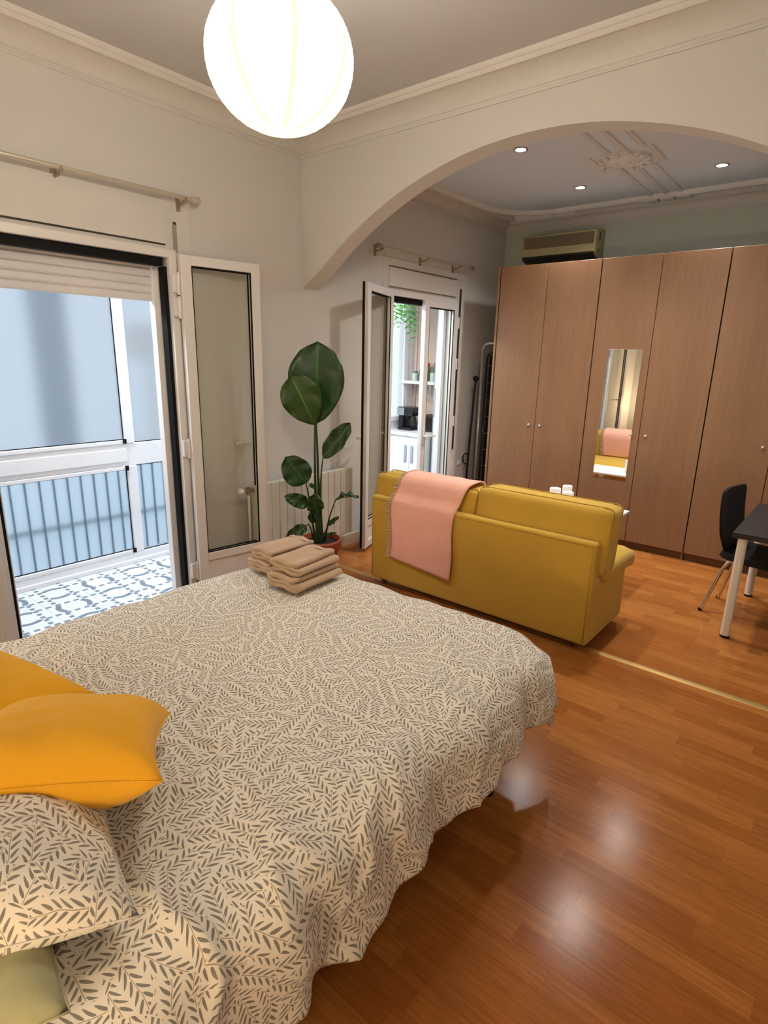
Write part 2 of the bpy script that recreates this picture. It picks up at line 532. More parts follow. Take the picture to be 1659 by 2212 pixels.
bm = BM()
WT = -.15
for y0, y1, z0, z1 in ((YH-.15, D1[0], 0, 3.1), (D1[0], D1[1], D1[2], 3.1), (D1[1], D2[0], 0, 3.1), (D2[0], D2[1], D2[2], 3.1), (D2[1], YB+.15, 0, 3.1)):
    box(bm, WT, 0, y0, y1, z0, z1)
struct('wall_left', bm, 'wall_paint')
bm = BM(); box(bm, WT, XR1+.15, YH-.15, YH, 0, 3.1); struct('wall_near', bm, 'wall_paint')
bm = BM(); box(bm, XR1, XR1+.15, YH, YA1, 0, 3.1); struct('wall_right', bm, 'wall_paint')
bm = BM(); box(bm, XR2, XR2+.15, YA1, YB, 0, 3.1); struct('wall_right_living', bm, 'wall_paint')
bm = BM(); box(bm, WT, XR2+.15, YB, YB+.15, 0, 3.1); struct('wall_back', bm, 'back_wall_paint')
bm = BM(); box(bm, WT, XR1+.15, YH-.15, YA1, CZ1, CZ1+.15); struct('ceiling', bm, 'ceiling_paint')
bm = BM(); box(bm, WT, XR2+.15, YA1, YB+.15, CZ2, CZ2+.15); struct('ceiling_living', bm, 'ceiling_daylight_tint')

# arch wall: outline measured along the left half, mirrored about the room's axis
half = [(0., 2.002), (.10, 2.068), (.209, 2.135), (.33, 2.222), (.462, 2.305), (.63, 2.395), (.799, 2.472), (.96, 2.530), (1.125, 2.577), (1.27, 2.609), (1.414, 2.630), (1.55, 2.640), (1.66, 2.643)]
arch = half+[(3.32-x, z) for x, z in reversed(half[:-1])]
def smooth_arch(pts, n=64):
    xs = [p[0] for p in pts]; out = []
    for k in range(n+1):
        x = xs[0]+(xs[-1]-xs[0])*k/n
        i = max(q for q in range(len(xs)-1) if xs[q] <= x+1e-9)
        p0, p1, p2, p3 = pts[max(i-1, 0)], pts[i], pts[i+1], pts[min(i+2, len(pts)-1)]
        t = (x-p1[0])/(p2[0]-p1[0])
        m1 = (p2[1]-p0[1])/(p2[0]-p0[0])*(p2[0]-p1[0]); m2 = (p3[1]-p1[1])/(p3[0]-p1[0])*(p2[0]-p1[0])
        h = (2*t**3-3*t**2+1)*p1[1]+(t**3-2*t**2+t)*m1+(-2*t**3+3*t**2)*p2[1]+(t**3-t**2)*m2
        out.append((x, h))
    return out
A = smooth_arch(arch)
bm = BM()
fr = [[bm.verts.new((x, y, z)) for x, z in A] for y in (YA0, YA1)]
tp = [[bm.verts.new((x, y, 3.0)) for x, z in A] for y in (YA0, YA1)]
for i in range(len(A)-1):
    bm.faces.new((fr[0][i], fr[0][i+1], tp[0][i+1], tp[0][i]))
    bm.faces.new((fr[1][i+1], fr[1][i], tp[1][i], tp[1][i+1]))
    f = bm.faces.new((fr[0][i+1], fr[0][i], fr[1][i], fr[1][i+1])); f.smooth = True
box(bm, 3.32, XR1+.02, YA0, YA1, 0, 3.0)
struct('wall_arch', bm, 'wall_paint', smooth=True, angle=40)

# cornices: profile (offset from wall, drop below ceiling), swept along a wall
PROF = [(0, -.115), (.010, -.115), (.012, -.106), (.006, -.102), (.006, -.092), (.010, -.089), (.006, -.085), (.016, -.068), (.034, -.050), (.060, -.035), (.10, -.024), (.135, -.020), (.140, -.030), (.150, -.034), (.160, -.026), (.165, -.016), (.176, -.020), (.186, -.013), (.190, 0.0)]
def cornice(name, p0, p1, inward, cz, wide=1.0):
    bm = BM()
    d = Vector((p1[0]-p0[0], p1[1]-p0[1], 0)); n = Vector((inward[0], inward[1], 0))
    rows = []
    for P in (p0, p1):
        rows.append([bm.verts.new(Vector((P[0], P[1], cz))+n*(o*wide)+Vector((0, 0, z))) for o, z in PROF])
    for i in range(len(PROF)-1):
        bm.faces.new((rows[0][i], rows[1][i], rows[1][i+1], rows[0][i+1]))
    o = struct(name, bm, 'moulding', smooth=True, angle=50)
    return o
cornice('trim_1', (0, YH), (0, YA0), (1, 0), CZ1)
cornice('trim_2', (0, YA0), (XR1, YA0), (0, -1), CZ1)
cornice('trim_3', (XR1, YH), (XR1, YA0), (-1, 0), CZ1)
cornice('trim_4', (0, YH), (XR1, YH), (0, 1), CZ1)
cornice('trim_5', (0, YA1), (0, YB), (1, 0), CZ2, .55)
cornice('trim_6', (0, YB), (XR2, YB), (0, -1), CZ2, .55)
cornice('trim_7', (XR2, YA1), (XR2, YB), (-1, 0), CZ2, .55)

# plaster ornament on the living-area ceiling
def moulding_bar(bm, pts, w, h, z, closed=False):
    """low rounded bar hanging under z along a plan polyline"""
    P = [Vector((p[0], p[1], 0)) for p in pts]; n = len(P); rows = []
    prof = [(-.5, 0), (-.46, -.6), (-.25, -1), (-.08, -.62), (.08, -.62), (.25, -1), (.46, -.6), (.5, 0)]
    for i in range(n):
        a = P[(i-1) % n] if closed or i > 0 else P[i]; b = P[(i+1) % n] if closed or i < n-1 else P[i]
        t = (b-a).normalized(); s = Vector((-t.y, t.x, 0))
        rows.append([bm.verts.new(P[i]+s*(q*w)+Vector((0, 0, z+k*h))) for q, k in prof])
    m = len(prof)
    for i in range(n if closed else n-1):
        r0, r1 = rows[i], rows[(i+1) % n]
        for k in range(m-1): bm.faces.new((r0[k], r1[k], r1[k+1], r0[k+1]))
    if not closed:
        bm.faces.new(rows[0]); bm.faces.new(list(reversed(rows[-1])))
def rounded_rect(x0, x1, y0, y1, r, n=10):
    out = []
    for cx, cy, a0 in ((x1-r, y1-r, 0), (x0+r, y1-r, PI/2), (x0+r, y0+r, PI), (x1-r, y0+r, 1.5*PI)):
        for k in range(n+1):
            a = a0+PI/2*k/n; out.append((cx+r*math.cos(a), cy+r*math.sin(a)))
    return out
bm = BM(); moulding_bar(bm, rounded_rect(.175, 3.12, 3.25, 5.49, .50), .06, .030, CZ2, True); struct('trim_8', bm, 'moulding_living', smooth=True, angle=40)
rose = struct_empty('trim_9', (1.60, 4.45, CZ2))
bm = BM()
lathe(bm, [(.165, 0), (.16, -.012), (.135, -.018), (.125, -.010), (.105, -.012), (.09, -.026), (.06, -.030), (.05, -.020), (.0301, -.022), (.02, -.034), (.001, -.036)], (1.60, 4.45, CZ2), 40, False, True)
o = obj('medallion', bm, 'moulding_living', rose, smooth=True, angle=50)
bm = BM()
for k in range(12):
    a = 2*PI*k/12
    c = Vector((1.60+.135*math.cos(a), 4.45+.135*math.sin(a), CZ2-.016))
    for w in (-.35, 0, .35):
        q = [c+Vector((math.cos(a+w*s)*.045*s, math.sin(a+w*s)*.045*s, -.010*math.sin(PI*s))) for s in (0, .35, .7, 1)]
        tube(bm, q, [.010, .013, .010, .003], 6)
o = obj('acanthus_rim', bm, 'moulding_living', rose, smooth=True)
for k, (xa, xb) in enumerate(((1.555, 1.485), (1.665, 1.605), (1.785, 1.715))):
    for seg in (0, 1):
        bm = BM()
        if seg == 0: pts = [(xa, 3.42), (xa-.006, 4.27)]
        else: pts = [(xb+.02, 4.63), (xb, 5.46)]
        moulding_bar(bm, pts, .034, .014, CZ2)
        obj('ceiling_rib', bm, 'moulding_living', rose)
bm = BM(); moulding_bar(bm, [(1.815, 4.24), (1.81, 4.60)], .04, .014, CZ2); obj('ceiling_rib', bm, 'moulding_living', rose)
bm = BM(); moulding_bar(bm, [(1.40, 4.28), (1.395, 4.62)], .04, .014, CZ2); obj('ceiling_rib', bm, 'moulding_living', rose)
# corner fillers and the fluted blocks where the ribs end
orn = struct_empty('trim_10', (.35, 5.55, CZ2))
for k in range(3):
    bm = BM(); moulding_bar(bm, [(.19+.01*k, 5.622-.046*k), (.78-.20*k, 5.622-.046*k)], .030, .026, CZ2); obj('corner_bar', bm, 'moulding_living', orn)
bm = BM(); moulding_bar(bm, [(.135, 5.60), (.135, 5.15)], .030, .026, CZ2); obj('corner_bar', bm, 'moulding_living', orn)
orn = struct_empty('trim_11', (1.6, 5.58, CZ2))
for k in range(3):
    bm = BM(); box(bm, 1.41+.125*k, 1.515+.125*k, 5.54, 5.635, CZ2-.03, CZ2, .006); obj('end_block', bm, 'moulding_living', orn)

bm = BM(); box(bm, 0.0, .014, 1.98, 3.80, 0.0, .095, .003); struct('baseboard_left', bm, 'skirting')
bm = BM(); box(bm, 0.0, .014, 4.97, YB, 0.0, .095, .003); struct('baseboard_left_living', bm, 'skirting')

# ------------------------------------------------------------------ floor of laminate strips
bm = BM(); box(bm, WT, XR1+.15, YH-.15, YB+.15, -.10, -.011)
floor = struct('floor', bm, 'floor_joint')
rng = random.Random(7)
strips = []
SW = .0685
def strip_rows(y0, y1, x0, x1, seed):
    r = random.Random(seed); y = y0
    while y < y1-.01:
        x = x0-r.uniform(0, .4)
        while x < x1:
            L = r.choice((.22, .31, .38, .44, .52))*r.uniform(.9, 1.1)
            a, b = max(x, x0), min(x+L, x1)
            if b-a > .03: strips.append((a, b, y, min(y+SW, y1), r.random()))
            x += L
        y += SW
strip_rows(.30, 2.965, 2.10, XR1, 3)
strip_rows(2.05, 2.965, 0.0, 2.10, 4)
strip_rows(3.005, 5.06, 0.0, XR2, 5)
def in_view(x, y):
    d = Vector((x, y, 0))-CAM_POS
    z = d.dot(_f)
    if z < .05: return None
    u, v = 829.5+CAM_F*d.dot(_R)/z, 1106-CAM_F*d.dot(_U)/z
    return z if -60 < u < 1720 and -60 < v < 2270 else None
def hidden(x, y):
    if x < 2.36 and y < 1.75: return True                # under the bed
    if .70 < x < 2.2 and 2.95 < y < 3.5: return True     # under the sofa
    if x < 1.9 and 3.4 < y < 4.9: return True            # behind the sofa
    return False
vis, rest = [], []
for s in strips:
    ds = [in_view(x, y) for x in (s[0], (s[0]+s[1])/2, s[1]) for y in (s[2], s[3])]
    ds = [q for q in ds if q]
    c = ((s[0]+s[1])/2, (s[2]+s[3])/2)
    if ds and not hidden(*c): vis.append((min(ds)/max(.1, s[1]-s[0])**.3, s))
    else: rest.append(s)
vis.sort(key=lambda q: q[0])
rest += [s for _, s in vis[298:]]; vis = [s for _, s in vis[:298]]
bm = BM(); box(bm, -.5, .5, -.5, .5, -.012, 0)
bmesh.ops.recalc_face_normals(bm, faces=bm.faces[:])
plank_me = bpy.data.meshes.new('floor_plank'); bm.to_mesh(plank_me); bm.free(); plank_me.materials.append(M['laminate'])
GAP = .0002
def tone_of(r): return .12+.76*(r**1.15)
for a, b, y0, y1, tone in vis:
    o = bpy.data.objects.new('floor_plank', plank_me); COL.objects.link(o); o.parent = floor
    o.location = ((a+b)/2, (y0+y1)/2, 0); o.scale = (b-a-GAP, y1-y0-GAP, 1)
    q = tone_of(tone); o.color = (q, q, q, 1)
bm = BM()
for a, b, y0, y1, tone in rest: box(bm, a, b-GAP, y0, y1-GAP, -.012, 0)
o = obj('floor_planks', bm, 'laminate_joined', floor); o['kind'] = 'stuff'
at_ = o.data.attributes.new('tone', 'FLOAT', 'FACE')
at_.data.foreach_set('value', [tone_of(s[4]) for s in rest for _ in range(6)])
# brass joint strip between the two floors
bm = BM()
prism(bm, [(2.962, 0), (2.968, .0035), (2.985, .005), (3.002, .0035), (3.008, 0)], 'x', .0, 3.30)
struct('trim_12', bm, 'brass')

# ------------------------------------------------------------------ gallery (glazed balcony) beyond the doors
GX = -.90
bm = BM(); box(bm, GX-.12, WT, .30, 5.60, -.15, -.012); gfloor = struct('floor_gallery', bm, 'worktop')
bm = BM(); box(bm, -.5, .5, -.5, .5, -.012, -.001); bmesh.ops.recalc_face_normals(bm, faces=bm.faces[:])
tile_me = bpy.data.meshes.new('floor_tile'); bm.to_mesh(tile_me); bm.free(); tile_me.materials.append(M['gallery_tile'])
TS = .275
for i in range(-2, 2):
    for j in range(-2, 16):
        x0, x1 = -.41+TS*(i-.5), -.41+TS*(i+.5)
        y0, y1 = 1.06+TS*(j-.5), 1.06+TS*(j+.5)
        x0, x1 = max(x0, GX), min(x1, 0.0); y0, y1 = max(y0, .32), min(y1, 5.45)
        if x1 > -.14:
            if D1[0] < (y0+y1)/2 < D1[1]: pass
            else: x1 = min(x1, WT)
        if x1-x0 < .03 or y1-y0 < .03: continue
        o = bpy.data.objects.new('floor_tile', tile_me); COL.objects.link(o); o.parent = gfloor
        o.location = ((x0+x1)/2, (y0+y1)/2, 0); o.scale = (x1-x0-.002, y1-y0-.002, 1)
bm = BM(); box(bm, GX-.12, WT, .30, 5.60, 2.30, 2.42); struct('ceiling_gallery', bm, 'white_lacquer')
bm = BM()
box(bm, GX-.12, GX, 2.62, 4.25, 0, 2.3)
box(bm, GX-.12, GX, .30, .62, 0, 2.3)
box(bm, GX-.12, GX, .62, 2.62, 2.10, 2.3)
box(bm, GX-.12, GX, 4.25, 5.60, 0, .86)
box(bm, GX-.12, GX, 4.25, 5.60, 2.22, 2.3)
struct('wall_gallery', bm, 'kitchen_white')
bm = BM(); box(bm, GX-.12, WT, .20, .30, 0, 2.42); struct('wall_gallery_near', bm, 'kitchen_white')
bm = BM(); box(bm, GX-.12, WT, 5.45, 5.60, 0, 2.42); struct('wall_gallery_far', bm, 'pink_wall')

# big sliding window of the gallery
w1 = struct_empty('window_1', (GX, 1.6, 0))
bm = BM()
box(bm, GX-.05, GX+.03, .62, 2.62, .0, .075, .004)
box(bm, GX-.05, GX+.05, .62, 2.62, .0, .03, .003)
box(bm, GX-.05, GX+.03, .62, 2.62, 2.05, 2.10, .004)
box(bm, GX-.05, GX+.03, .62, .67, .075, 2.05, .004)
box(bm, GX-.05, GX+.03, 2.57, 2.62, .075, 2.05, .004)
obj('window_frame', bm, 'white_alu', w1)
bm = BM(); box(bm, GX-.045, GX+.02, .67, 2.57, .74, .905, .006); box(bm, GX+.018, GX+.034, .67, 1.985, .775, .87, .004); obj('middle_rail', bm, 'white_alu', w1)
bm = BM(); box(bm, GX-.03, GX+.03, 1.985, 2.055, .075, .74, .005); obj('mullion', bm, 'white_alu', w1)
bm = BM(); box(bm, GX-.03, GX+.03, 1.985, 2.055, .905, 2.05, .005); obj('mullion', bm, 'white_alu', w1)
bm = BM(); box(bm, GX+.0, GX+.032, .67, 1.985, .905, .93, .003); obj('sash_rail', bm, 'white_alu', w1)
bm = BM(); box(bm, GX+.0, GX+.032, .67, 1.985, .715, .74, .003); obj('sash_rail', bm, 'white_alu', w1)
bm = BM(); box(bm, GX+.0, GX+.032, .67, 1.985, .075, .10, .003); obj('sash_rail', bm, 'white_alu', w1)
for z in (.905, .71, .08):
    bm = BM(); box(bm, GX+.031, GX+.04, 1.965, 1.99, z, z+.035, .002); obj('sash_stop', bm, 'black_rubber', w1)
for y0, y1, z0, z1, mt in ((.67, 1.985, .93, 2.05, 'frosted_glass'), (2.055, 2.57, .905, 2.05, 'frosted_glass'), (.67, 1.985, .10, .715, 'dimpled_glass'), (2.055, 2.57, .075, .74, 'dimpled_glass')):
    bm = BM(); box(bm, GX-.004, GX+.004, y0, y1, z0, z1); obj('pane', bm, mt, w1)
    bm = BM(); 
    for a in ((y0, y1, z0, z0+.006), (y0, y1, z1-.006, z1), (y0, y0+.006, z0, z1), (y1-.006, y1, z0, z1)): box(bm, GX+.004, GX+.009, *a)
    obj('pane_gasket', bm, 'black_rubber', w1)
# kitchen window
w2 = struct_empty('window_2', (GX, 4.7, .86))
bm = BM()
for a in ((4.25, 5.31, .86, .91), (4.25, 5.31, 2.17, 2.22), (4.25, 4.30, .91, 2.17), (5.24, 5.31, .91, 2.17)): box(bm, GX-.05, GX+.02, *a, .004)
obj('window_frame', bm, 'white_alu', w2)
bm = BM(); box(bm, GX-.004, GX+.004, 4.30, 5.24, .91, 2.17); obj('pane', bm, 'clear_glass', w2)
bm = BM(); box(bm, GX-.12, GX, 5.31, 5.60, .86, 2.22); struct('wall_gallery_pier', bm, 'kitchen_white')

# balustrade boards seen through the lower panes
bal = thing('balcony_balustrade', 'white vertical balustrade boards behind the lower frosted balcony panes', 'railing', (GX-.16, 1.6, 0))
y = .45
while y < 2.75:
    bm = BM(); box(bm, GX-.20, GX-.192, y, y+.084, -.05, .80, .002); obj('board', bm, 'fibre_board', bal)
    bm = BM(); box(bm, GX-.204, GX-.180, y+.0835, y+.0925, -.05, .80, .001); obj('batten', bm, 'facade_dark', bal); y += .092
bm = BM(); box(bm, GX-.24, GX-.206, .45, 2.75, .30, .34); obj('cross_rail', bm, 'facade', bal)

# courtyard wall far beyond the panes
bm = BM()
box(bm, -4.4, -4.2, -6, 12, -4, .35)
struct('wall_courtyard', bm, 'facade')
cp = thing('courtyard_pier', 'dark blue-grey pier of the courtyard blurred behind the big upper pane', 'pillar', (-3.05, 2.4, -4))
bm = BM(); box(bm, -3.15, -2.95, 2.25, 2.54, -4, 6.5, .02); obj('shaft', bm, 'facade_dark', cp)
bm = BM(); box(bm, -3.19, -2.91, 2.21, 2.58, -4, -3.6, .02); obj('base', bm, 'facade_dark', cp)
cbx = thing('courtyard_box', 'cream box on the courtyard wall glowing warm behind the narrow upper pane', 'box', (-3.05, 3.4, 1.45))
bm = BM(); box(bm, -3.15, -2.95, 3.20, 3.62, 1.46, 1.84, .03); obj('casing', bm, 'facade_warm', cbx)
bm = BM(); box(bm, -3.09, -3.01, 3.37, 3.45, -4, 1.47, .01); obj('post', bm, 'facade_warm', cbx)

# teal cloth hanging just inside the gallery
tc = thing('hanging_towel', 'teal towel with blue-grey hem hanging in the gallery at the left of the balcony door', 'towel', (-.55, .98, 0))
def drape_strip(y0, y1, z0, z1, x):
    bm = BM()
    g, fs = grid_surf(bm, lambda u, v: (x+.012*math.sin(u*16+v*3), y0+(y1-y0)*u-.02*math.sin(v*9)*(u), z0+(z1-z0)*v), 14, 14)
    bmesh.ops.solidify(bm, geom=fs, thickness=.006)
    return bm
obj('cloth', drape_strip(.84, 1.00, .36, .74, -.62), 'teal_cloth', tc, smooth=True)
obj('hem_cloth', drape_strip(.84, 1.03, .06, .37, -.64), 'grey_cloth', tc, smooth=True)
bm = BM(); tube(bm, [(-.62, .60, .745), (-.62, 1.02, .745)], .009, 8); tube(bm, [(-.62, .62, .745), (-.62, .62, -.001)], .009, 8); tube(bm, [(-.62, .82, .745), (-.62, .82, -.001)], .009, 8); obj('towel_rail', bm, 'white_alu', tc, smooth=True, angle=40)

# ------------------------------------------------------------------ doors in the left wall
def leaf(parent, hinge, direction, width, z0, z1, handle_z, handle_dir, flip=1, glass_z=(.30, None), name='door_leaf', edge_seal=False):
    """a glazed casement: local x runs from the hinge along the leaf, local y is the thickness"""
    th = .045
    gz0 = glass_z[0]; gz1 = z1-.055
    st = .062
    bm = BM()
    box(bm, 0, st, -th/2, th/2, z0, z1, .004); box(bm, width-st, width, -th/2, th/2, z0, z1, .004)
    box(bm, st, width-st, -th/2, th/2, gz1, z1, .004)
    box(bm, st, width-st, -th/2, th/2, gz0-.055, gz0, .004); box(bm, st, width-st, -th/2, th/2, z0, z0+.06, .004)
    o = obj(name, bm, 'white_lacquer', parent, local=True)
    o.location = Vector(hinge)-world_origin(parent)
    o.rotation_euler = (0, 0, math.atan2(direction[1], direction[0]))
    bm = BM(); box(bm, st-.005, width-st+.005, -.003, .003, gz0-.005, gz1+.005); obj('glass_pane', bm, 'clear_glass', o, local=True)
    bm = BM(); box(bm, st-.005, width-st+.005, -.012, .012, z0+.055, gz0-.05, .002); obj('lower_panel', bm, 'white_lacquer', o, local=True)
    bm = BM()
    for s in (-1, 1):
        yy = (s*.012, s*.020)
        for a in ((st, width-st, gz0, gz0+.007), (st, width-st, gz1-.007, gz1), (st, st+.005, gz0, gz1), (width-st-.007, width-st, gz0, gz1)):
            box(bm, a[0], a[1], min(yy), max(yy), a[2], a[3])
    obj('glazing_seal', bm, 'black_rubber', o, local=True)
    if edge_seal:
        bm = BM(); box(bm, width, width+.006, -th/2-.001, -.006, z0+.005, z1+.004); obj('edge_seal', bm, 'black_rubber', o, local=True)
    bm = BM()
    hx = width-st*.5; f = flip
    box(bm, hx-.016, hx+.016, min(f*th/2, f*(th/2+.01)), max(f*th/2, f*(th/2+.01)), handle_z-.075, handle_z+.075, .004)
    tube(bm, [(hx, f*(th/2+.008), handle_z), (hx, f*(th/2+.045), handle_z), (hx-.02*handle_dir, f*(th/2+.052), handle_z), (hx-.13*handle_dir, f*(th/2+.05), handle_z)], .010, 8)
    obj('handle', bm, 'white_lacquer' if name != 'x' else 'chrome', o, local=True, smooth=True, angle=40)
    return o

def door_unit(name, y0, y1, top, roller_top, joint_top, far_seal=True):
    d = struct_empty(name, (0, (y0+y1)/2, 0))
    fw = .045
    bm = BM()
    box(bm, -.09, .012, y0, y0+fw, 0, top, .003); box(bm, -.09, .012, y1-fw, y1, 0, top, .003); box(bm, -.09, .012, y0+fw, y1-fw, top-fw, top, .003)
    obj('frame', bm, 'white_lacquer', d)
    bm = BM()
    box(bm, -.075, -.020, y0+fw, y0+fw+.022, .0, top-fw, .001); 
    if far_seal: box(bm, -.075, -.020, y1-fw-.022, y1-fw, .0, top-fw-.046, .001)
    box(bm, -.075, -.020, y0+fw+.023, y1-fw-.0225, top-fw-.045, top-fw, .001)
    obj('gasket', bm, 'black_rubber', d)
    bm = BM()
    box(bm, -.148, -.095, y0+fw, y0+fw+.05, 0, top-.02, .003); box(bm, -.148, -.095, y1-fw-.05, y1-fw, 0, top-.02, .003)
    obj('shutter_guide', bm, 'white_alu', d)
    # roller box cover: a shallow panel let into the wall above the opening
    bm = BM(); box(bm, .0, .008, y0+.03, y1-.055, top+.025, roller_top, .002); obj('roller_cover', bm, 'wall_paint', d)
    bm = BM(); box(bm, .0, .0095, y0+.03, y1-.06, top+.018, top+.0225); obj('cover_joint', bm, 'dark_slot' if not joint_top else 'rod_bracket', d)
    if joint_top:
        bm = BM(); box(bm, .0, .0095, y0+.03, y1-.055, roller_top, roller_top+.006); obj('cover_joint', bm, 'dark_slot', d)
    return d

d1 = door_unit('door_1', D1[0]-.02, D1[1]+.02, D1[2], 2.360, False)
bm = BM(); box(bm, .0, .010, 1.944, 1.966, 2.10, 2.255, .001); obj('strap', bm, 'strap_grey', d1)
bm = BM(); box(bm, .009, .0115, 1.946, 1.964, 2.243, 2.256); obj('strap_slot', bm, 'dark_slot', d1)
# plaster surround, slightly proud
bm = BM(); box(bm, .0, .005, D1[1]+.02, 2.060, 0, 2.395, .0015); box(bm, .0, .005, D1[0]-.13, D1[0]-.02, 0, 2.395, .0015); obj('surround', bm, 'wall_paint', d1)
for z in (1.93, 1.80, .98, .18):
    bm = BM(); box(bm, .010, .034, 1.905, 1.955, z-.05, z+.05, .003); tube(bm, [(.036, 1.938, z-.06), (.036, 1.938, z+.06)], .009, 8); obj('hinge', bm, 'white_lacquer', d1)
dirv = Vector((.075, .50)).normalized()
leaf(d1, (.045, 1.945, 0), dirv, .505, .03, 2.085, .975, 1, flip=1, glass_z=(.295,))
leaf(d1, (.045, .855, 0), Vector((.10, -.48)).normalized(), .50, .03, 2.085, .975, 1, flip=-1, glass_z=(.295,))

# roller shutter, partly lowered: each slat a piece
sh = thing('roller_shutter', 'pale roller shutter partly lowered at the top of the balcony door', 'shutter', (-.12, 1.4, 2.1))
bm = BM(); box(bm, -.134, -.130, D1[0]+.05, D1[1]-.05, 1.834, 2.12); obj('dark_backing', bm, 'dark_slot', sh)  # dark sheet added behind the slats so the gaps do not show sky
z = 1.832
while z < 2.10:
    bm = BM(); prism(bm, [(-.127, z), (-.127, z+.0415), (-.119, z+.0435), (-.113, z+.036), (-.113, z+.010), (-.119, z)], 'y', D1[0]+.05, D1[1]-.05); obj('slat', bm, 'shutter_white', sh); z += .0448

d2 = door_unit('door_2', D2[0]-.02, D2[1]+.02, D2[2], 2.262, True, False)
bm = BM(); box(bm, .0, .020, 4.927, 4.942, .66, 2.19, .002); obj('strap', bm, 'dark_slot', d2)
bm = BM(); box(bm, .0, .006, D2[1]+.02, 5.015, 0, 2.275, .0015); box(bm, .0, .006, D2[0]-.07, D2[0]-.02, 0, 2.275, .0015); box(bm, .0, .006, D2[0]-.07, 5.015, 2.275, 2.33, .0015); obj('surround', bm, 'wall_paint', d2)
leaf(d2, (.03, 3.875, 0), Vector((.20, -.545)).normalized(), .575, .03, 2.075, .93, 1, flip=-1, glass_z=(.26,), edge_seal=True)
leaf(d2, (.01, 4.882, 0), Vector((0, -1)), .525, .03, 2.045, .842, 1, flip=1, glass_z=(.26,))
for z in (1.88, 1.5, .95, .5):
    bm = BM(); tube(bm, [(.036, 4.888, z-.05), (.036, 4.888, z+.05)], .009, 8); obj('hinge', bm, 'white_lacquer', d2)

# curtain rods
def rod(y0, y1, z, ends, brackets, label, fin):
    t = thing('curtain_rod', label, 'curtain rod', (0, (y0+y1)/2, z), group='curtain rods above the two doors')
    bm = BM(); tube(bm, [(.08, y0, z), (.08, y1, z)], .011, 10); obj('rod', bm, 'rod_metal', t, smooth=True, angle=40)
    for y in ends:
        bm = BM(); tube(bm, [(.08, y-.018, z), (.08, y-.014, z), (.08, y+.022, z), (.08, y+.03, z)], [.016, .020, .020, .013], 12); obj('finial', bm, fin, t, smooth=True, angle=40)
    for y in brackets:
        bm = BM(); tube(bm, [(.0, y, z-.025), (.05, y, z-.025), (.08, y, z-.018), (.08, y, z+.008)], .007, 8); box(bm, 0, .006, y-.014, y+.014, z-.06, z+.02, .002); box(bm, .068, .092, y-.008, y+.008, z-.018, z+.004, .002); obj('bracket', bm, 'rod_bracket', t)
rod(.55, 2.04, 2.375, (2.05,), (.70, 1.335, 1.985), 'long metal curtain rod on the wall above the balcony door', 'rod_metal')
rod(3.66, 4.98, 2.375, (3.64, 4.99), (3.69, 4.28, 4.79), 'metal curtain rod under the arch above the kitchen door', 'rod_bracket')

# wall switch
sw = thing('wall_switch', 'small white wall switch between the kitchen door and the wardrobe', 'switch', (0, 5.08, .50))
bm = BM(); box(bm, 0, .010, 5.055, 5.105, .475, .53, .003); obj('plate', bm, 'white_lacquer', sw)
bm = BM(); box(bm, .009, .015, 5.067, 5.093, .487, .518, .003); obj('rocker', bm, 'white_alu', sw)

# ------------------------------------------------------------------ radiator
ra = thing('radiator', 'cream flat-fronted radiator on the wall behind the potted plant', 'radiator', (.05, 2.88, .14))
y = 2.375; n = 14; pitch_ = (3.345-2.375)/n
for k in range(n):
    bm = BM(); box(bm, .055, .105, y+pitch_*k+.0015, y+pitch_*(k+1)-.0015, .150, .690, .006, 2); obj('section', bm, 'radiator_enamel', ra)
bm = BM(); box(bm, .065, .095, 2.377, 3.343, .17, .67); obj('core', bm, 'radiator_enamel', ra)
for y in (2.5, 3.2):
    bm = BM(); box(bm, .001, .056, y, y+.03, .25, .60); obj('wall_bracket', bm, 'radiator_enamel', ra)
bm = BM(); tube(bm, [(.08, 2.378, .655), (.08, 2.335, .655)], .012, 10); tube(bm, [(.08, 2.335, .632), (.08, 2.335, .680)], .016, 10); tube(bm, [(.08, 2.335, .66), (.08, 2.29, .66)], [.012, .014], 10); obj('valve', bm, 'rod_bracket', ra, smooth=True, angle=40)
bm = BM(); tube(bm, [(.08, 2.295, .66), (.08, 2.288, .66), (.08, 2.262, .66), (.08, 2.255, .66)], [.016, .022, .022, .016], 12); obj('valve_knob', bm, 'white_lacquer', ra, smooth=True, angle=40)
bm = BM(); tube(bm, [(.08, 2.335, .635), (.08, 2.335, .40), (.08, 2.335, .0)], .008, 8); obj('pipe', bm, 'white_lacquer', ra, smooth=True)

# ------------------------------------------------------------------ paper lantern
LC = Vector((1.680, 1.3135, 2.387)); LR = .2155; LQ = .87
ln = thing('paper_lantern', 'large glowing white paper globe lantern hanging over the bed', 'pendant lamp', LC)
bm = BM()
NR, NS = 40, 64
prof = []
a0, a1 = math.asin(.155), PI-math.asin(.10)
rings = []
for k in range(NR*2+1):
    th = a0+(a1-a0)*k/(NR*2)
    rr = LR*(1.0 if k % 2 == 0 else .988)
    rings.append([bm.verts.new(LC+Vector((rr*math.sin(th)*math.cos(2*PI*i/NS), rr*math.sin(th)*math.sin(2*PI*i/NS), -LQ*rr*math.cos(th)))) for i in range(NS)])
for a, b in zip(rings, rings[1:]):
    for i in range(NS): bm.faces.new((a[i], a[(i+1) % NS], b[(i+1) % NS], b[i]))
obj('paper_shade', bm, 'lantern_paper', ln, smooth=True)
bm = BM()
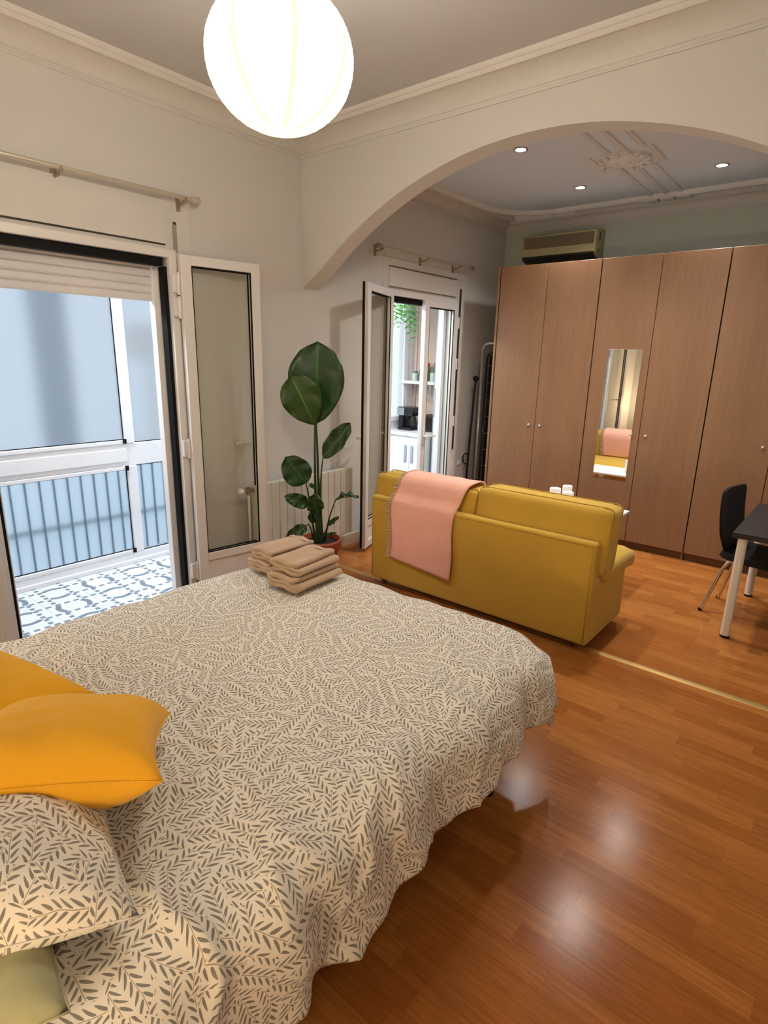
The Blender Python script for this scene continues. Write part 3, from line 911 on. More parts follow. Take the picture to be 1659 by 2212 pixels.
for s in range(8):
    ph = 2*PI*(s+.33)/8
    for side in (0,):
        cols = []
        for k in range(33):
            th = a0+(a1-a0)*k/32
            w = .0075/ max(.05, LR*math.sin(th))
            cols.append([bm.verts.new(LC+Vector((LR*1.004*math.sin(th)*math.cos(ph+w*e), LR*1.004*math.sin(th)*math.sin(ph+w*e), -LQ*LR*1.004*math.cos(th)))) for e in (-1, 0, 1)])
        for a, b in zip(cols, cols[1:]):
            for q in (0, 1): bm.faces.new((a[q], a[q+1], b[q+1], b[q]))
obj('paper_seam', bm, 'lantern_seam', ln, smooth=True)
bm = BM(); pts = []
for k in range(26*36+1):
    th = a0+(a1-a0)*(.04+.94*k/(26*36)); ph = 2*PI*k/36
    pts.append(LC+Vector((LR*1.001*math.sin(th)*math.cos(ph), LR*1.001*math.sin(th)*math.sin(ph), -LQ*LR*1.001*math.cos(th))))
tube(bm, pts, .0007, 4)
obj('spiral_wire', bm, 'lantern_rib', ln)
bm = BM()
for zf in (math.cos(a0),):
    r = LR*math.sin(a0); zz = LC.z-LQ*LR*math.cos(a0)
    tube(bm, [(LC.x+r*math.cos(2*PI*i/32), LC.y+r*math.sin(2*PI*i/32), zz) for i in range(32)], .0014, 6, closed=True)
tube(bm, [(LC.x-r, LC.y, zz), (LC.x-r*.2, LC.y+.01, zz+.02), (LC.x, LC.y, zz+.06)], .0014, 6)
obj('wire_ring', bm, 'lantern_wire', ln, smooth=True)
bm = BM(); tube(bm, [(LC.x, LC.y, LC.z+.10), (LC.x, LC.y, CZ1-.03)], .004, 8); obj('cord', bm, 'white_lacquer', ln, smooth=True)
bm = BM(); lathe(bm, [(.05, 0), (.05, -.012), (.035, -.03), (.008, -.036)], (LC.x, LC.y, CZ1), 20); obj('ceiling_rose', bm, 'white_lacquer', ln, smooth=True, angle=40)
bm = BM(); lathe(bm, [(.016, .10), (.018, .06), (.022, .05), (.030, .02), (.030, .0), (.018, -.03), (.001, -.036)], LC, 16); obj('bulb', bm, 'lantern_paper', ln, smooth=True)

# ------------------------------------------------------------------ recessed spots
names = {(1.115, 3.86): 'recessed ceiling spot nearest the arch', (1.10, 4.92): 'recessed ceiling spot in front of the air conditioner, left of the plaster rose', (2.10, 4.95): 'recessed ceiling spot right of the plaster rose', (2.10, 3.86): 'recessed ceiling spot hidden above the arch'}
for k, ((x, y), lab) in enumerate(names.items()):
    t = thing('ceiling_spot', lab, 'spotlight', (x, y, CZ2), group='recessed halogen spots in the living-area ceiling')
    bm = BM(); lathe(bm, [(.048, .0), (.047, -.006), (.036, -.007), (.034, -.001)], (x, y, CZ2), 24, False, False); obj('trim_ring', bm, 'steel', t, smooth=True, angle=40)
    bm = BM(); lathe(bm, [(.0355, -.0005), (.030, -.006), (.012, -.010), (.001, -.011)], (x, y, CZ2), 20, True, True); obj('bulb', bm, 'spot_bulb', t, smooth=True)
    ld = bpy.data.lights.new('spot_beam', 'SPOT'); ld.energy = SPOT_WATTS*4; ld.color = SPOT_COLOR; ld.spot_size = math.radians(135); ld.spot_blend = .9; ld.shadow_soft_size = .07
    lo = bpy.data.objects.new('spot_beam', ld); COL.objects.link(lo); lo.parent = t; lo.location = (0, 0, -.02)

# ------------------------------------------------------------------ wardrobe
WX, WY, DW, WH = .3995, 5.0, .4627, 2.36
wd = thing('wardrobe', 'tall wall-to-wall wooden wardrobe with six plain doors', 'wardrobe', (WX, WY, 0))
bm = BM()
box(bm, WX-.018, WX, WY-.0, YB-.04, 0, WH); box(bm, WX+6*DW, WX+6*DW+.018, WY, YB-.04, 0, WH)
for k in (2, 4): box(bm, WX+k*DW-.012, WX+k*DW+.012, WY+.004, YB-.04, .0, WH)
box(bm, WX, WX+6*DW, WY+.02, YB-.04, WH-.02, WH); box(bm, WX, WX+6*DW, WY+.03, YB-.04, .065, .085); box(bm, WX, WX+6*DW, YB-.06, YB-.04, .06, WH)
obj('carcass', bm, 'dark_slot', wd)
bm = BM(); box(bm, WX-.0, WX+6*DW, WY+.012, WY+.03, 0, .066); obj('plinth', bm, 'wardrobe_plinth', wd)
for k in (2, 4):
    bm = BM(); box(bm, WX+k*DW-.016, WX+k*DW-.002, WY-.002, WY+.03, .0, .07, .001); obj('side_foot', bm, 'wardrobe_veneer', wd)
bm = BM(); box(bm, WX-.020, WX-.001, WY-.022, YB-.04, 0, WH+.002, .001); obj('side_panel', bm, 'wardrobe_veneer', wd)
for k in range(6):
    g0 = .0045 if k % 2 == 0 else .0024; g1 = .0024 if k % 2 == 0 else .0045
    if k == 0: g0 = .010
    bm = BM(); box(bm, WX+k*DW+g0, WX+(k+1)*DW-g1, WY-.020, WY, .068, WH, .0012, 1)
    d = obj('door', bm, 'wardrobe_veneer', wd)
    kx = WX+(k+1)*DW-.055 if k % 2 == 0 else WX+k*DW+.055
    bm = BM()
    bmesh.ops.create_cone(bm, cap_ends=True, segments=16, radius1=.006, radius2=.007, depth=.014, matrix=Matrix.Translation((kx, WY-.027, .975)) @ Matrix.Rotation(PI/2, 4, 'X'))
    bmesh.ops.create_uvsphere(bm, u_segments=14, v_segments=8, radius=.0125, matrix=Matrix.Translation((kx, WY-.036, .975)) @ Matrix.Scale(.7, 4, (0, 1, 0)))
    obj('knob', bm, 'steel', d, smooth=True, angle=60)
mr = thing('wall_mirror', 'narrow frameless mirror fixed on the third wardrobe door', 'mirror', (1.59, WY-.02, .58))
bm = BM(); box(bm, 1.452, 1.730, WY-.0255, WY-.0205, .585, 1.655, .001, 1); o = obj('mirror_glass', bm, 'mirror_glass', mr)
for z in (.60, 1.64):
    bm = BM(); box(bm, 1.585, 1.6, WY-.0275, WY-.0205, z-.016 if z < 1 else z+.0155, z-.0145 if z < 1 else z+.018, .0004); obj('clip', bm, 'steel', mr)

# ------------------------------------------------------------------ air conditioner
ac = thing('air_conditioner', 'old cream wall air conditioner on the back wall above the wardrobe', 'air conditioner', (.66, YB, 2.46))
bm = BM()
prism(bm, [(5.75, 2.725), (5.565, 2.715), (5.555, 2.700), (5.550, 2.530), (5.560, 2.515), (5.60, 2.490), (5.75, 2.462)], 'x', .290, 1.030, .006, 2)
obj('casing', bm, 'ac_cream', ac, smooth=True, angle=35)
bm = BM(); box(bm, .318, 1.005, 5.5475, 5.556, 2.592, 2.692, .003); g_ = obj('intake_grille', bm, 'ac_grille', ac)
for k in range(9):
    bm = BM(); box(bm, .322, 1.001, 5.5440, 5.5480, 2.598+.0105*k, 2.6035+.0105*k); obj('louvre', bm, 'ac_grille', g_)
bm = BM(); prism(bm, [(5.5485, 2.524), (5.557, 2.507), (5.60, 2.482), (5.66, 2.471), (5.66, 2.492), (5.60, 2.505)], 'x', .305, 1.012); obj('outlet', bm, 'ac_dark', ac)
bm = BM(); box(bm, .36, .86, 5.575, 5.60, 2.488, 2.494); obj('outlet_vane', bm, 'black_gloss', ac)
bm = BM(); box(bm, .635, .655, 5.5470, 5.5505, 2.553, 2.560, .001); obj('badge', bm, 'ac_grille', ac)
for a in ((5.62, 5.64, 2.62, 2.69), (5.62, 5.63, 2.52, 2.55)):
    bm = BM(); box(bm, 1.0295, 1.0325, *a); obj('side_slot', bm, 'ac_dark', ac)

# ------------------------------------------------------------------ folded things in the gap left of the wardrobe
dr = thing('drying_rack', 'folded white tube drying rack standing between wall and wardrobe', 'drying rack', (.2, 5.2, 0))
def arc_tube(x, y0, y1, h, r=.010):
    pts = [(x, y0, 0.0), (x, y0, h-.07)]
    for k in range(7):
        a = PI-PI/2*k/6; pts.append((x, y0+.07+.07*math.cos(a), h-.07+.07*math.sin(a)))
    for k in range(7):
        a = PI/2-PI/2*k/6; pts.append((x, y1-.07+.07*math.cos(a), h-.07+.07*math.sin(a)))
    pts.append((x, y1, 0.0)); return pts
bm = BM(); tube(bm, [(p[1]-5.2+.125, 5.22+p[0]*0, p[2]) for p in arc_tube(0, 5.2, 5.435, 1.705)], .011, 10); obj('outer_frame', bm, 'rod_metal', dr, smooth=True)
bm = BM(); tube(bm, [(p[1]-5.2+.15, 5.27, p[2]) for p in arc_tube(0, 5.2, 5.40, 1.62)], .010, 10); obj('inner_frame', bm, 'black_gloss', dr, smooth=True)
for k in range(8):
    bm = BM(); tube(bm, [(.16, 5.27, .30+.17*k), (.355, 5.27, .30+.17*k)], .004, 6); obj('rung', bm, 'steel', dr, smooth=True)
filler = thing('gap_filler', 'black bag added to darken the gap beside the wardrobe', 'filler', (.27, 5.5, 0))  # black block added so the gap beside the wardrobe stays dark
bm = BM(); box(bm, .15, .375, 5.29, 5.68, 0, 1.60, .04, 4); obj('filler_body', bm, 'black_plastic', filler, smooth=True)
bm = BM(); tube(bm, [(.22, 5.45, 1.58), (.22, 5.45, 1.66), (.25, 5.45, 1.70), (.31, 5.45, 1.70), (.33, 5.45, 1.66), (.33, 5.45, 1.58)], .010, 8); obj('filler_handle', bm, 'black_plastic', filler, smooth=True)
br = thing('vacuum_wand', 'slim black wand with round knob and hook leaning in the corner by the wardrobe', 'wand', (.055, 5.18, 0))
bm = BM(); tube(bm, [(.055, 5.15, 0), (.070, 5.16, .6), (.095, 5.17, 1.36)], .010, 8); obj('pole', bm, 'black_plastic', br, smooth=True)
bm = BM(); bmesh.ops.create_uvsphere(bm, u_segments=14, v_segments=10, radius=.030, matrix=Matrix.Translation((.095, 5.17, 1.36))); obj('knob', bm, 'black_plastic', br, smooth=True)
bm = BM(); tube(bm, [(.070+.035*math.cos(a)-.02, 5.14, .54+.055*math.sin(a)) for a in [2*PI*i/20 for i in range(20)]], .006, 6, closed=True); obj('hook', bm, 'black_plastic', br, smooth=True)
bm = BM(); tube(bm, [(.030, 5.18, 0), (.050, 5.185, .5), (.073, 5.19, 1.0)], .007, 8); obj('second_pole', bm, 'steel', br, smooth=True)

# ------------------------------------------------------------------ potted bird-of-paradise plant
PC = Vector((.345, 2.745, 0))
pl = thing('potted_plant', 'tall green bird of paradise plant in a terracotta pot by the radiator', 'plant', PC)
bm = BM(); lathe(bm, [(.100, 0), (.105, .005), (.134, .215), (.150, .218), (.155, .224), (.157, .278), (.152, .284), (.140, .284), (.136, .262), (.132, .222)], PC, 36, True, False); obj('pot', bm, 'terracotta', pl, smooth=True, angle=35)
bm = BM(); lathe(bm, [(.136, .248), (.09, .256), (.001, .262)], PC, 28, True, True); obj('soil', bm, 'soil', pl, smooth=True)
VN = Vector((_f.x, _f.y, 0)).normalized(); VS = Vector((-VN.y, VN.x, 0))*-1
def plant_leaf(base, tip, width, mat='leaf_green', cup=.25, bow=.0, face=None, tipw=.75, fore=0., wavy=.015):
    base, tip = Vector(base), Vector(tip)
    ax = (tip-base); L = ax.length; t = ax.normalized()
    nrm = Vector(face) if face else -VN+Vector((0, 0, .35))
    nrm = (nrm-t*nrm.dot(t)).normalized(); s = t.cross(nrm)
    nu, nv = 10, 18
    def fn(u, v):
        w = (math.sin(PI*min(1, v**tipw))**.55)*width*.5
        if v > .93: w *= max(0.02, (1-v)/.07*.9+.1)
        e = (u-.5)*2
        c = base+t*(L*v)+nrm*(bow*math.sin(PI*v)*L)
        p = c+s*(e*w)+nrm*(abs(e)**1.4*w*cup+wavy*math.sin(v*17+e*3)*abs(e)**2)
        return p
    bm = BM(); g, fs = grid_surf(bm, fn, nu, nv, lambda u, v: (u, v))
    o = obj('leaf', bm, mat, pl, smooth=True, recalc=True)
    sm = o.modifiers.new('thickness', 'SOLIDIFY'); sm.thickness = .0015
    bm = BM()
    tube(bm, [base+nrm*-.003, base+t*L*.5+nrm*(bow*L-.003), base+t*L*.93+nrm*(bow*.2*L-.002)], [.0045, .003, .001], 6)
    obj('midrib', bm, 'stem_green', o, smooth=True)
    return o
def stem(pts, r0, r1):
    P = [Vector(p) for p in pts]; out = []
    n = 14
    for k in range(n+1):                     # quadratic Bezier
        u = k/n
        out.append(P[0]*(1-u)**2+P[1]*2*u*(1-u)+P[2]*u*u)
    bm = BM(); tube(bm, out, [r0+(r1-r0)*k/n for k in range(n+1)], 8); obj('stem', bm, 'stem_green', pl, smooth=True)
root = PC+Vector((0, 0, .25))
K = lambda p, f=0.: Vector(p)-VN*f        # f metres towards the room
plant_leaf(K((.329, 2.731, 1.100), -.01), K((.338, 2.739, 1.640), -.03), .375, 'leaf_green', .20, .02, tipw=1.18)
plant_leaf(K((.326, 2.728, 1.095), .035), K((.212, 2.634, 1.425), .10), .265, 'leaf_light', .22, .05, tipw=1.35)
plant_leaf(K((.366, 2.762, .870), .03), K((.512, 2.884, 1.12), .05), 0.13, 'leaf_green', .35, -.02, tipw=1.0)
plant_leaf(K((.275, 2.687, .690), .03), K((.170, 2.600, .880), .06), .20, 'leaf_green', .25, .0, tipw=.85)
plant_leaf(K((.292, 2.70, .545), .05), K((.165, 2.596, .610), .09), .10, 'leaf_green', .3, .08, tipw=.8)
plant_leaf(K((.335, 2.735, .50), .07), K((.322, 2.725, .640), .12), .12, 'leaf_green', .25, .0, tipw=.75)
plant_leaf(K((.437, 2.820, .585), .03), K((.560, 2.922, .600), .04), .062, 'leaf_green', .5, .12, tipw=.9, face=(-.2, -.5, 1))
plant_leaf(K((.392, 2.782, .395), .04), K((.455, 2.835, .465), .05), .034, 'leaf_green', .4, .03)
plant_leaf(K((.275, 2.687, .385), .04), K((.160, 2.592, .285), .08), .085, 'leaf_green', .3, .10)
plant_leaf(K((.295, 2.702, .69), .04), K((.330, 2.73, .660), .05), .030, 'leaf_green', .3, .05)
plant_leaf(K((.372, 2.766, .32), .05), K((.440, 2.825, .345), .05), .022, 'leaf_green', .3, .05)
plant_leaf(K((.30, 2.708, .40), .02), K((.335, 2.735, .54), .03), .07, 'leaf_green', .3, .02)
stem([root+Vector((.0, .0, 0)), K((.340, 2.740, .7)), K((.329, 2.731, 1.105), -.008)], .013, .006)
stem([root+Vector((-.012, -.012, 0)), K((.318, 2.722, .7), .02), K((.326, 2.728, 1.10), .035)], .012, .006)
stem([root+Vector((.02, .01, 0)), K((.335, 2.74, .62), .02), K((.366, 2.762, .872), .03)], .010, .004)
stem([root+Vector((-.03, -.02, 0)), K((.30, 2.71, .50), .02), K((.275, 2.687, .692), .03)], .009, .004)
stem([root+Vector((-.02, -.03, 0)), K((.31, 2.715, .45), .04), K((.292, 2.70, .548), .05)], .009, .004)
stem([root+Vector((.0, -.03, 0)), K((.338, 2.738, .4), .05), K((.335, 2.735, .505), .07)], .016, .006)
stem([root+Vector((.03, .02, 0)), K((.385, 2.775, .42), .03), K((.437, 2.820, .587), .03)], .008, .0035)
stem([root+Vector((.03, .0, 0)), K((.37, 2.765, .32), .04), K((.392, 2.782, .397), .04)], .005, .003)
stem([root+Vector((-.04, -.03, 0)), K((.30, 2.705, .43), .03), K((.275, 2.687, .387), .04)], .006, .0035)
stem([root+Vector((.0, .0, -.01)), K((.338, 2.738, .38), .02), K((.336, 2.738, .60), .01)], .030, .010)
stem([root+Vector((.02, -.01, 0)), K((.355, 2.75, .28), .04), K((.372, 2.766, .322), .05)], .004, .003)

# ------------------------------------------------------------------ sofa
SX0, SX1 = .695, 2.250
so = thing('sofa', 'mustard yellow two-seat sofa seen from behind', 'sofa', (1.47, 3.2, 0))
bm = BM()
prism(bm, [(2.90, .045), (2.890, .640), (2.962, .640), (3.035, .385), (3.46, .372), (3.475, .06), (3.46, .045)], 'x', SX0, SX1, .020, 4)
obj('frame', bm, 'sofa_mustard', so, smooth=True, angle=35)
bm = BM()
for x in (SX0+.004, SX1-.004):
    tube(bm, [(x-.014*(1 if x > 1 else -1), 2.8915, .615), (x-.014*(1 if x > 1 else -1), 2.8995, .07)], .003, 6)
tube(bm, [(SX0+.02, 2.8905, .620), (SX1-.02, 2.8905, .620)], .003, 6)
obj('piping', bm, 'piping_mustard', so, smooth=True)
def soft_box(x0, x1, y0, y1, z0, z1, bev, puff, lean=0., seed=0, puffz=None):
    puffz = puff if puffz is None else puffz
    bm = BM(); box(bm, x0, x1, y0, y1, z0, z1)
    bmesh.ops.subdivide_edges(bm, edges=bm.edges[:], cuts=11, use_grid_fill=True)
    c = Vector(((x0+x1)/2, (y0+y1)/2, (z0+z1)/2)); h = Vector(((x1-x0)/2, (y1-y0)/2, (z1-z0)/2))
    for v in bm.verts:
        d = v.co-c
        q = Vector([max(-h[i]+bev, min(h[i]-bev, d[i])) for i in range(3)])
        e = d-q
        if e.length > 1e-9:
            # keep the outer shell at distance bev of the inner box
            e = e.normalized()*bev
        p = q+e
        n = [p[i]/h[i] for i in range(3)]
        p += Vector((puff*.35*n[0]*(1-n[1]**2)*(1-n[2]**2), puff*n[1]*(1-n[0]**4)*(1-n[2]**2), puffz*n[2]*(1-n[0]**4)*(1-n[1]**2)))
        w = noise.noise(p*4+Vector((seed, 0, 0)))*.004
        p += p.normalized()*w
        p.y += lean*(p.z/h.z)
        v.co = c+p
    return bm
def seam_loop(x0, x1, y, z0, z1, r, lean=0.):
    pts = [(p[0], y+lean*((p[1]-(z0+z1)/2)/((z1-z0)/2)), p[1]) for p in rounded_rect(x0, x1, z0, z1, r, 5)]
    bm = BM(); tube(bm, pts, .0036, 6, closed=True); return bm
for k, (x0, x1) in enumerate(((.650, 1.462), (1.468, 2.278))):
    zt = .775 if k == 0 else .803
    c = obj('back_cushion', soft_box(x0, x1, 2.962, 3.165, .44, zt, .036, .012, .030, k*7, .002), 'sofa_mustard', so, smooth=True)
    obj('cushion_piping', seam_loop(x0-.001, x1+.001, 2.999, .44, zt+.0015, .036, .030), 'piping_mustard', c, smooth=True)
    obj('cushion_piping', seam_loop(x0-.001, x1+.001, 3.128, .44, zt+.0015, .036, .030), 'piping_mustard', c, smooth=True)
for k, (x0, x1) in enumerate(((.690, 1.464), (1.468, 2.268))):
    bm = soft_box(x0, x1, 3.06, 3.575, .355, .478, .045, .022, 0, k+3)
    for v in bm.verts:
        if v.co.y > 3.40: v.co.z -= .03*((v.co.y-3.40)/.175)**2
    obj('seat_cushion', bm, 'sofa_mustard', so, smooth=True)
for x in (SX0+.08, SX1-.10):
    for y in (2.96, 3.42):
        bm = BM(); lathe(bm, [(.018, 0), (.026, .05)], (x, y, 0), 12); obj('leg', bm, 'wardrobe_plinth', so, smooth=True, angle=40)

# pink throw over the left back cushion
th_ = thing('throw_blanket', 'pink fringed wool throw hanging over the sofa back', 'blanket', (1.13, 2.9, .24))
path = [(2.868, .236), (2.866, .30), (2.866, .40), (2.868, .50), (2.870, .58), (2.874, .630), (2.892, .655), (2.918, .690), (2.938, .730), (2.958, .768), (2.990, .796), (3.03, .806), (3.08, .808), (3.13, .806), (3.18, .792), (3.212, .765), (3.220, .72), (3.212, .64), (3.20, .56), (3.19, .50)]
cum = [0]
for a, b in zip(path, path[1:]): cum.append(cum[-1]+math.hypot(b[0]-a[0], b[1]-a[1]))
def path_at(s):
    s = max(0, min(cum[-1], s))
    for i in range(len(path)-1):
        if s <= cum[i+1] or i == len(path)-2:
            f = (s-cum[i])/(cum[i+1]-cum[i])
            return path[i][0]+(path[i+1][0]-path[i][0])*f, path[i][1]+(path[i+1][1]-path[i][1])*f
def throw_pt(u, v):
    s = v*cum[-1]
    y, z = path_at(s)
    xl, xr = .905-.012*(1-v)+.0*v, 1.372+.035*min(1, max(0, (s-.25)/.40))
    x = xl+(xr-xl)*u
    sk = (u*.045-.010)*(1-min(1, s/.5))          # the hem drops to the right
    z -= sk if s < .5 else 0
    w = .004*math.sin(u*9+v*3)+.003*noise.noise(Vector((u*6, v*9, 1)))
    return Vector((x+.008*math.sin(v*14), y-abs(w) if y < 3.0 else y, z+(abs(w) if 2.93 < y < 3.2 else 0)))
bm = BM(); g, fs = grid_surf(bm, throw_pt, 28, 64)
bmesh.ops.recalc_face_normals(bm, faces=bm.faces[:]); bmesh.ops.solidify(bm, geom=bm.faces[:], thickness=.009)
obj('cloth', bm, 'throw_pink', th_, smooth=True)
bm = BM()
r_ = random.Random(5)
for k in range(70):
    v = (k+.5)/70
    p = throw_pt(0, v); q = throw_pt(.02, v)
    d = (p-q).normalized()
    e = p+d*.034+Vector((0, 0, -.010+r_.uniform(-.006, .006)))
    tube(bm, [p+d*-.004+Vector((0, -.004, 0)), p+d*.010+Vector((0, -.005, -.002)), e+Vector((0, -.004, 0))], [.0045, .0055, .0025], 5)
o = obj('fringe', bm, 'fringe_pink', th_, smooth=True); o['kind'] = 'stuff'

# coffee table with candles in front of the sofa
ct = thing('coffee_table', 'low white coffee table mostly hidden by the sofa', 'table', (1.5, 4.1, 0))
bm = BM(); box(bm, 1.08, 1.990, 3.86, 4.30, .484, .502, .003); obj('tabletop', bm, 'table_white', ct)
for x in (1.18, 1.80):
    for y in (3.95, 4.22):
        bm = BM(); box(bm, x-.02, x+.02, y-.02, y+.02, 0, .485, .003); obj('leg', bm, 'table_white', ct)
bm = BM(); box(bm, 1.17, 1.81, 3.94, 4.23, .16, .18, .003); obj('shelf', bm, 'table_white', ct)
def candle(x, y, z, r, h, label):
    t = thing('pillar_candle', label, 'candle', (x, y, z), group='pillar candles on the coffee table')
    bm = BM(); lathe(bm, [(r*.97, 0), (r, .004), (r, h-.006), (r*.94, h), (r*.7, h-.004), (.002, h-.008)], (x, y, z), 24); obj('wax', bm, 'candle_wax', t, smooth=True, angle=40)
    bm = BM(); tube(bm, [(x, y, z+h-.009), (x+.001, y, z+h+.006)], .0012, 5); obj('wick', bm, 'dark_slot', t)
candle(1.492, 4.10, .502, .041, .122, 'thick white pillar candle on the left of the candle group behind the sofa')
candle(1.560, 4.16, .502, .036, .142, 'tallest white pillar candle in the middle of the candle group behind the sofa')
candle(1.612, 4.05, .502, .041, .120, 'thick white pillar candle on the right of the candle group behind the sofa')

# ------------------------------------------------------------------ dining table and chair at the right
dt = thing('dining_table', 'black-topped table with round cream legs at the right', 'table', (3.0, 4.05, 0))
bm = BM(); box(bm, 2.742, 3.29, 3.632, 4.560, .616, .650, .003); obj('tabletop', bm, 'table_black', dt)
for x in (2.790, 3.24):
    for y in (3.685, 4.505):
        bm = BM(); lathe(bm, [(.0245, .012), (.0245, .616)], (x, y, 0), 20); l = obj('leg', bm, 'leg_cream', dt, smooth=True, angle=40)
        bm = BM(); lathe(bm, [(.022, 0), (.026, .004), (.026, .014)], (x, y, 0), 20); obj('foot_cap', bm, 'black_rubber', l, smooth=True, angle=40)
ch = thing('dining_chair', 'black shell chair with chrome legs tucked under the black table', 'chair', (2.80, 4.10, 0))
CHAIR_TURN = -.15
def shell(x, w):
    return w
# seat + back as bent ply shells
bm = BM()
def seat_fn(u, v):
    x = 2.655+.40*v; y = 4.14+(u-.5)*(.42+.03*v)*(1 if v > .08 else .86+.14*v/.08)
    return Vector((x, y, .378+.016*(2*u-1)**2-.012*math.sin(PI*v)+.03*max(0, .15-v)))
g, fs = grid_surf(bm, seat_fn, 12, 14); bmesh.ops.recalc_face_normals(bm, faces=bm.faces[:]); bmesh.ops.solidify(bm, geom=bm.faces[:], thickness=.034); obj('seat', bm, 'black_plastic', ch, smooth=True, angle=50)
bm = BM()
def back_fn(u, v):
    wv = .27+.13*min(1, v/.35) if v < .9 else .40*(1-.10*((v-.9)/.1)**2)
    y = 4.15+(u-.5)*wv
    x = 2.660-.055*v**1.2+.035*math.exp(-(v/.12)**2)*0+.03*(2*u-1)**2*0.8
    return Vector((x-.015*math.sin(PI*v), y, .395+.405*v))
g, fs = grid_surf(bm, back_fn, 12, 16); bmesh.ops.recalc_face_normals(bm, faces=bm.faces[:]); bmesh.ops.solidify(bm, geom=bm.faces[:], thickness=.016); obj('backrest', bm, 'black_plastic', ch, smooth=True, angle=50)
for sy in (-1, 1):
    for back in (1, 0):
        yy = 4.12+sy*.10; y2 = 4.12+sy*.155
        if back: pts = [(2.86, yy, .372), (2.74, yy, .370), (2.70, yy+sy*.008, .352), (2.675, yy+sy*.015, .300), (2.60, y2, .0)]
        else: pts = [(2.84, yy, .372), (2.96, yy, .370), (3.0, yy+sy*.008, .352), (3.02, yy+sy*.015, .300), (3.075, y2, .0)]
        bm = BM(); tube(bm, pts, .0115, 10); l = obj('leg', bm, 'chrome', ch, smooth=True, angle=50)
        bm = BM(); lathe(bm, [(.012, 0), (.0125, .018)], (pts[-1][0], pts[-1][1], 0), 10); obj('foot_cap', bm, 'black_rubber', l)

ch.rotation_euler = (0, 0, CHAIR_TURN); ch.location = (2.81, 4.104, 0)
# ------------------------------------------------------------------ bed
MX0, MX1, MY0, MY1, MZ = 1.00, 2.42, -.50, 1.87, .535
bd = thing('bed', 'double bed under the leaf-patterned duvet, on dark legs', 'bed', (1.7, .7, 0))
bm = BM(); box(bm, MX0+.03, MX1-.03, MY0, MY1-.02, .33, MZ-.035, .04, 4); obj('mattress', bm, 'mattress_white', bd, smooth=True, angle=50)
bm = BM(); box(bm, MX0+.04, MX1-.04, MY0, MY1-.03, .20, .335, .01); obj('bed_base', bm, 'black_plastic', bd)
for x in (MX0+.12, MX1-.045):
    for y in (.30, 1.64):
        bm = BM(); lathe(bm, [(.022, 0), (.028, .21)], (x, y, 0), 14); obj('leg', bm, 'black_plastic', bd, smooth=True, angle=40)

RB = .105
X0, X1, Y1 = MX0+.015+RB*0, 2.405, 1.862     # the flat part of the duvet ends here
SMAX, SLEFT, SFOOT = .300, .30, .315
def duvet_pt(s, t):
    """s, t: flat cloth coordinates in metres (s to the right, t to the foot)"""
    ox = s-X1 if s > X1-.0 else (X0-s if s < X0 else 0.0); sx = 1 if s > X1 else -1
    oy = max(0., t-Y1)
    ox = max(0., ox)
    R = .10
    # rounded corner: measure the overhang from a corner arc
    cx = (X1-R) if s > (X0+X1)/2 else (X0+R); sgn = 1 if s > (X0+X1)/2 else -1
    dx = sgn*(s-cx); dy = t-(Y1-R)
    if dx > 0 and dy > 0:
        rr = (dx**2.6+dy**2.6)**(1/2.6); d = rr-R
        hyp = math.hypot(dx, dy) or 1e-6
        dirx, diry = sgn*dx/hyp, dy/hyp
        if d <= 0: base = Vector((s, t, 0)); dirx = diry = 0
        else: base = Vector((cx, Y1-R, 0))+Vector((dirx, diry, 0))*R
    elif ox > 0: d = ox; base = Vector((X1 if sx > 0 else X0, t, 0)); dirx, diry = sx, 0
    elif oy > 0: d = oy; base = Vector((s, Y1, 0)); dirx, diry = 0, 1
    else: d = 0; base = Vector((s, t, 0)); dirx = diry = 0
    out, drop = 0., 0.
    if d > 0:
        a = d/RB
        if a < PI/2*.94: out, drop = RB*math.sin(a), RB*(1-math.cos(a))
        else:
            a0 = PI/2*.94; e = d-a0*RB
            out, drop = RB*math.sin(a0)+e*math.cos(a0)*.9, RB*(1-math.cos(a0))+e*math.sin(a0)
    p = base+Vector((dirx*out, diry*out, MZ-drop))
    nv = Vector((dirx*drop/RB if drop < RB else dirx, diry*drop/RB if drop < RB else diry, max(0, 1-drop/RB)))
    # surface relief: puffs on top, hanging folds on the side
    near = max(0., min(1., (1.25-t)/1.1)); right = max(0., min(1., (s-1.55)/.8))
    q = Vector((s*3.1, t*3.1, 3.3))
    h = .010*noise.noise(q)+.005*noise.noise(q*2.3)
    n2 = noise.noise(Vector((s*5.0+t*2.2, t*6.5-s*3.0, 9.1))); n3 = noise.noise(Vector((s*10-t*5, t*9, 4.2)))
    ridge = 1-abs(noise.noise(Vector((s*4.2+t*3.4+.6*n2, t*3.1-s*2.0, 1.7))))*2.2
    h += (near*.55+right*.55)*(.012*n2+.005*n3+.026*max(0, ridge)**3)
    if d > 0:
        k = min(1., d/.30)
        arc = t if diry == 0 else (t if abs(diry) < .7 else -s)
        ph = arc*26+3.2*noise.noise(Vector((arc*3.1, 0, 0)))
        fold = math.sin(ph)*.5+.5*math.sin(ph*.53+1.3)
        h += k*(.027*fold+.010*noise.noise(Vector((arc*13, d*7, 2))))
    if nv.length > 0: p += nv.normalized()*h
    if drop > .0: p.z += .018*k*math.sin(ph*.5+.7)*max(0, (d-.2)/.2)
    return p
NU, NV = 190, 250
S0, S1, T0, T1 = X0-SLEFT, X1+SMAX, -.50, Y1+SFOOT
def hang(t):
    q = max(0., min(1., (t-.55)/1.0)); q = q*q*(3-2*q)
    return X1+.355-.090*q
bm = BM()
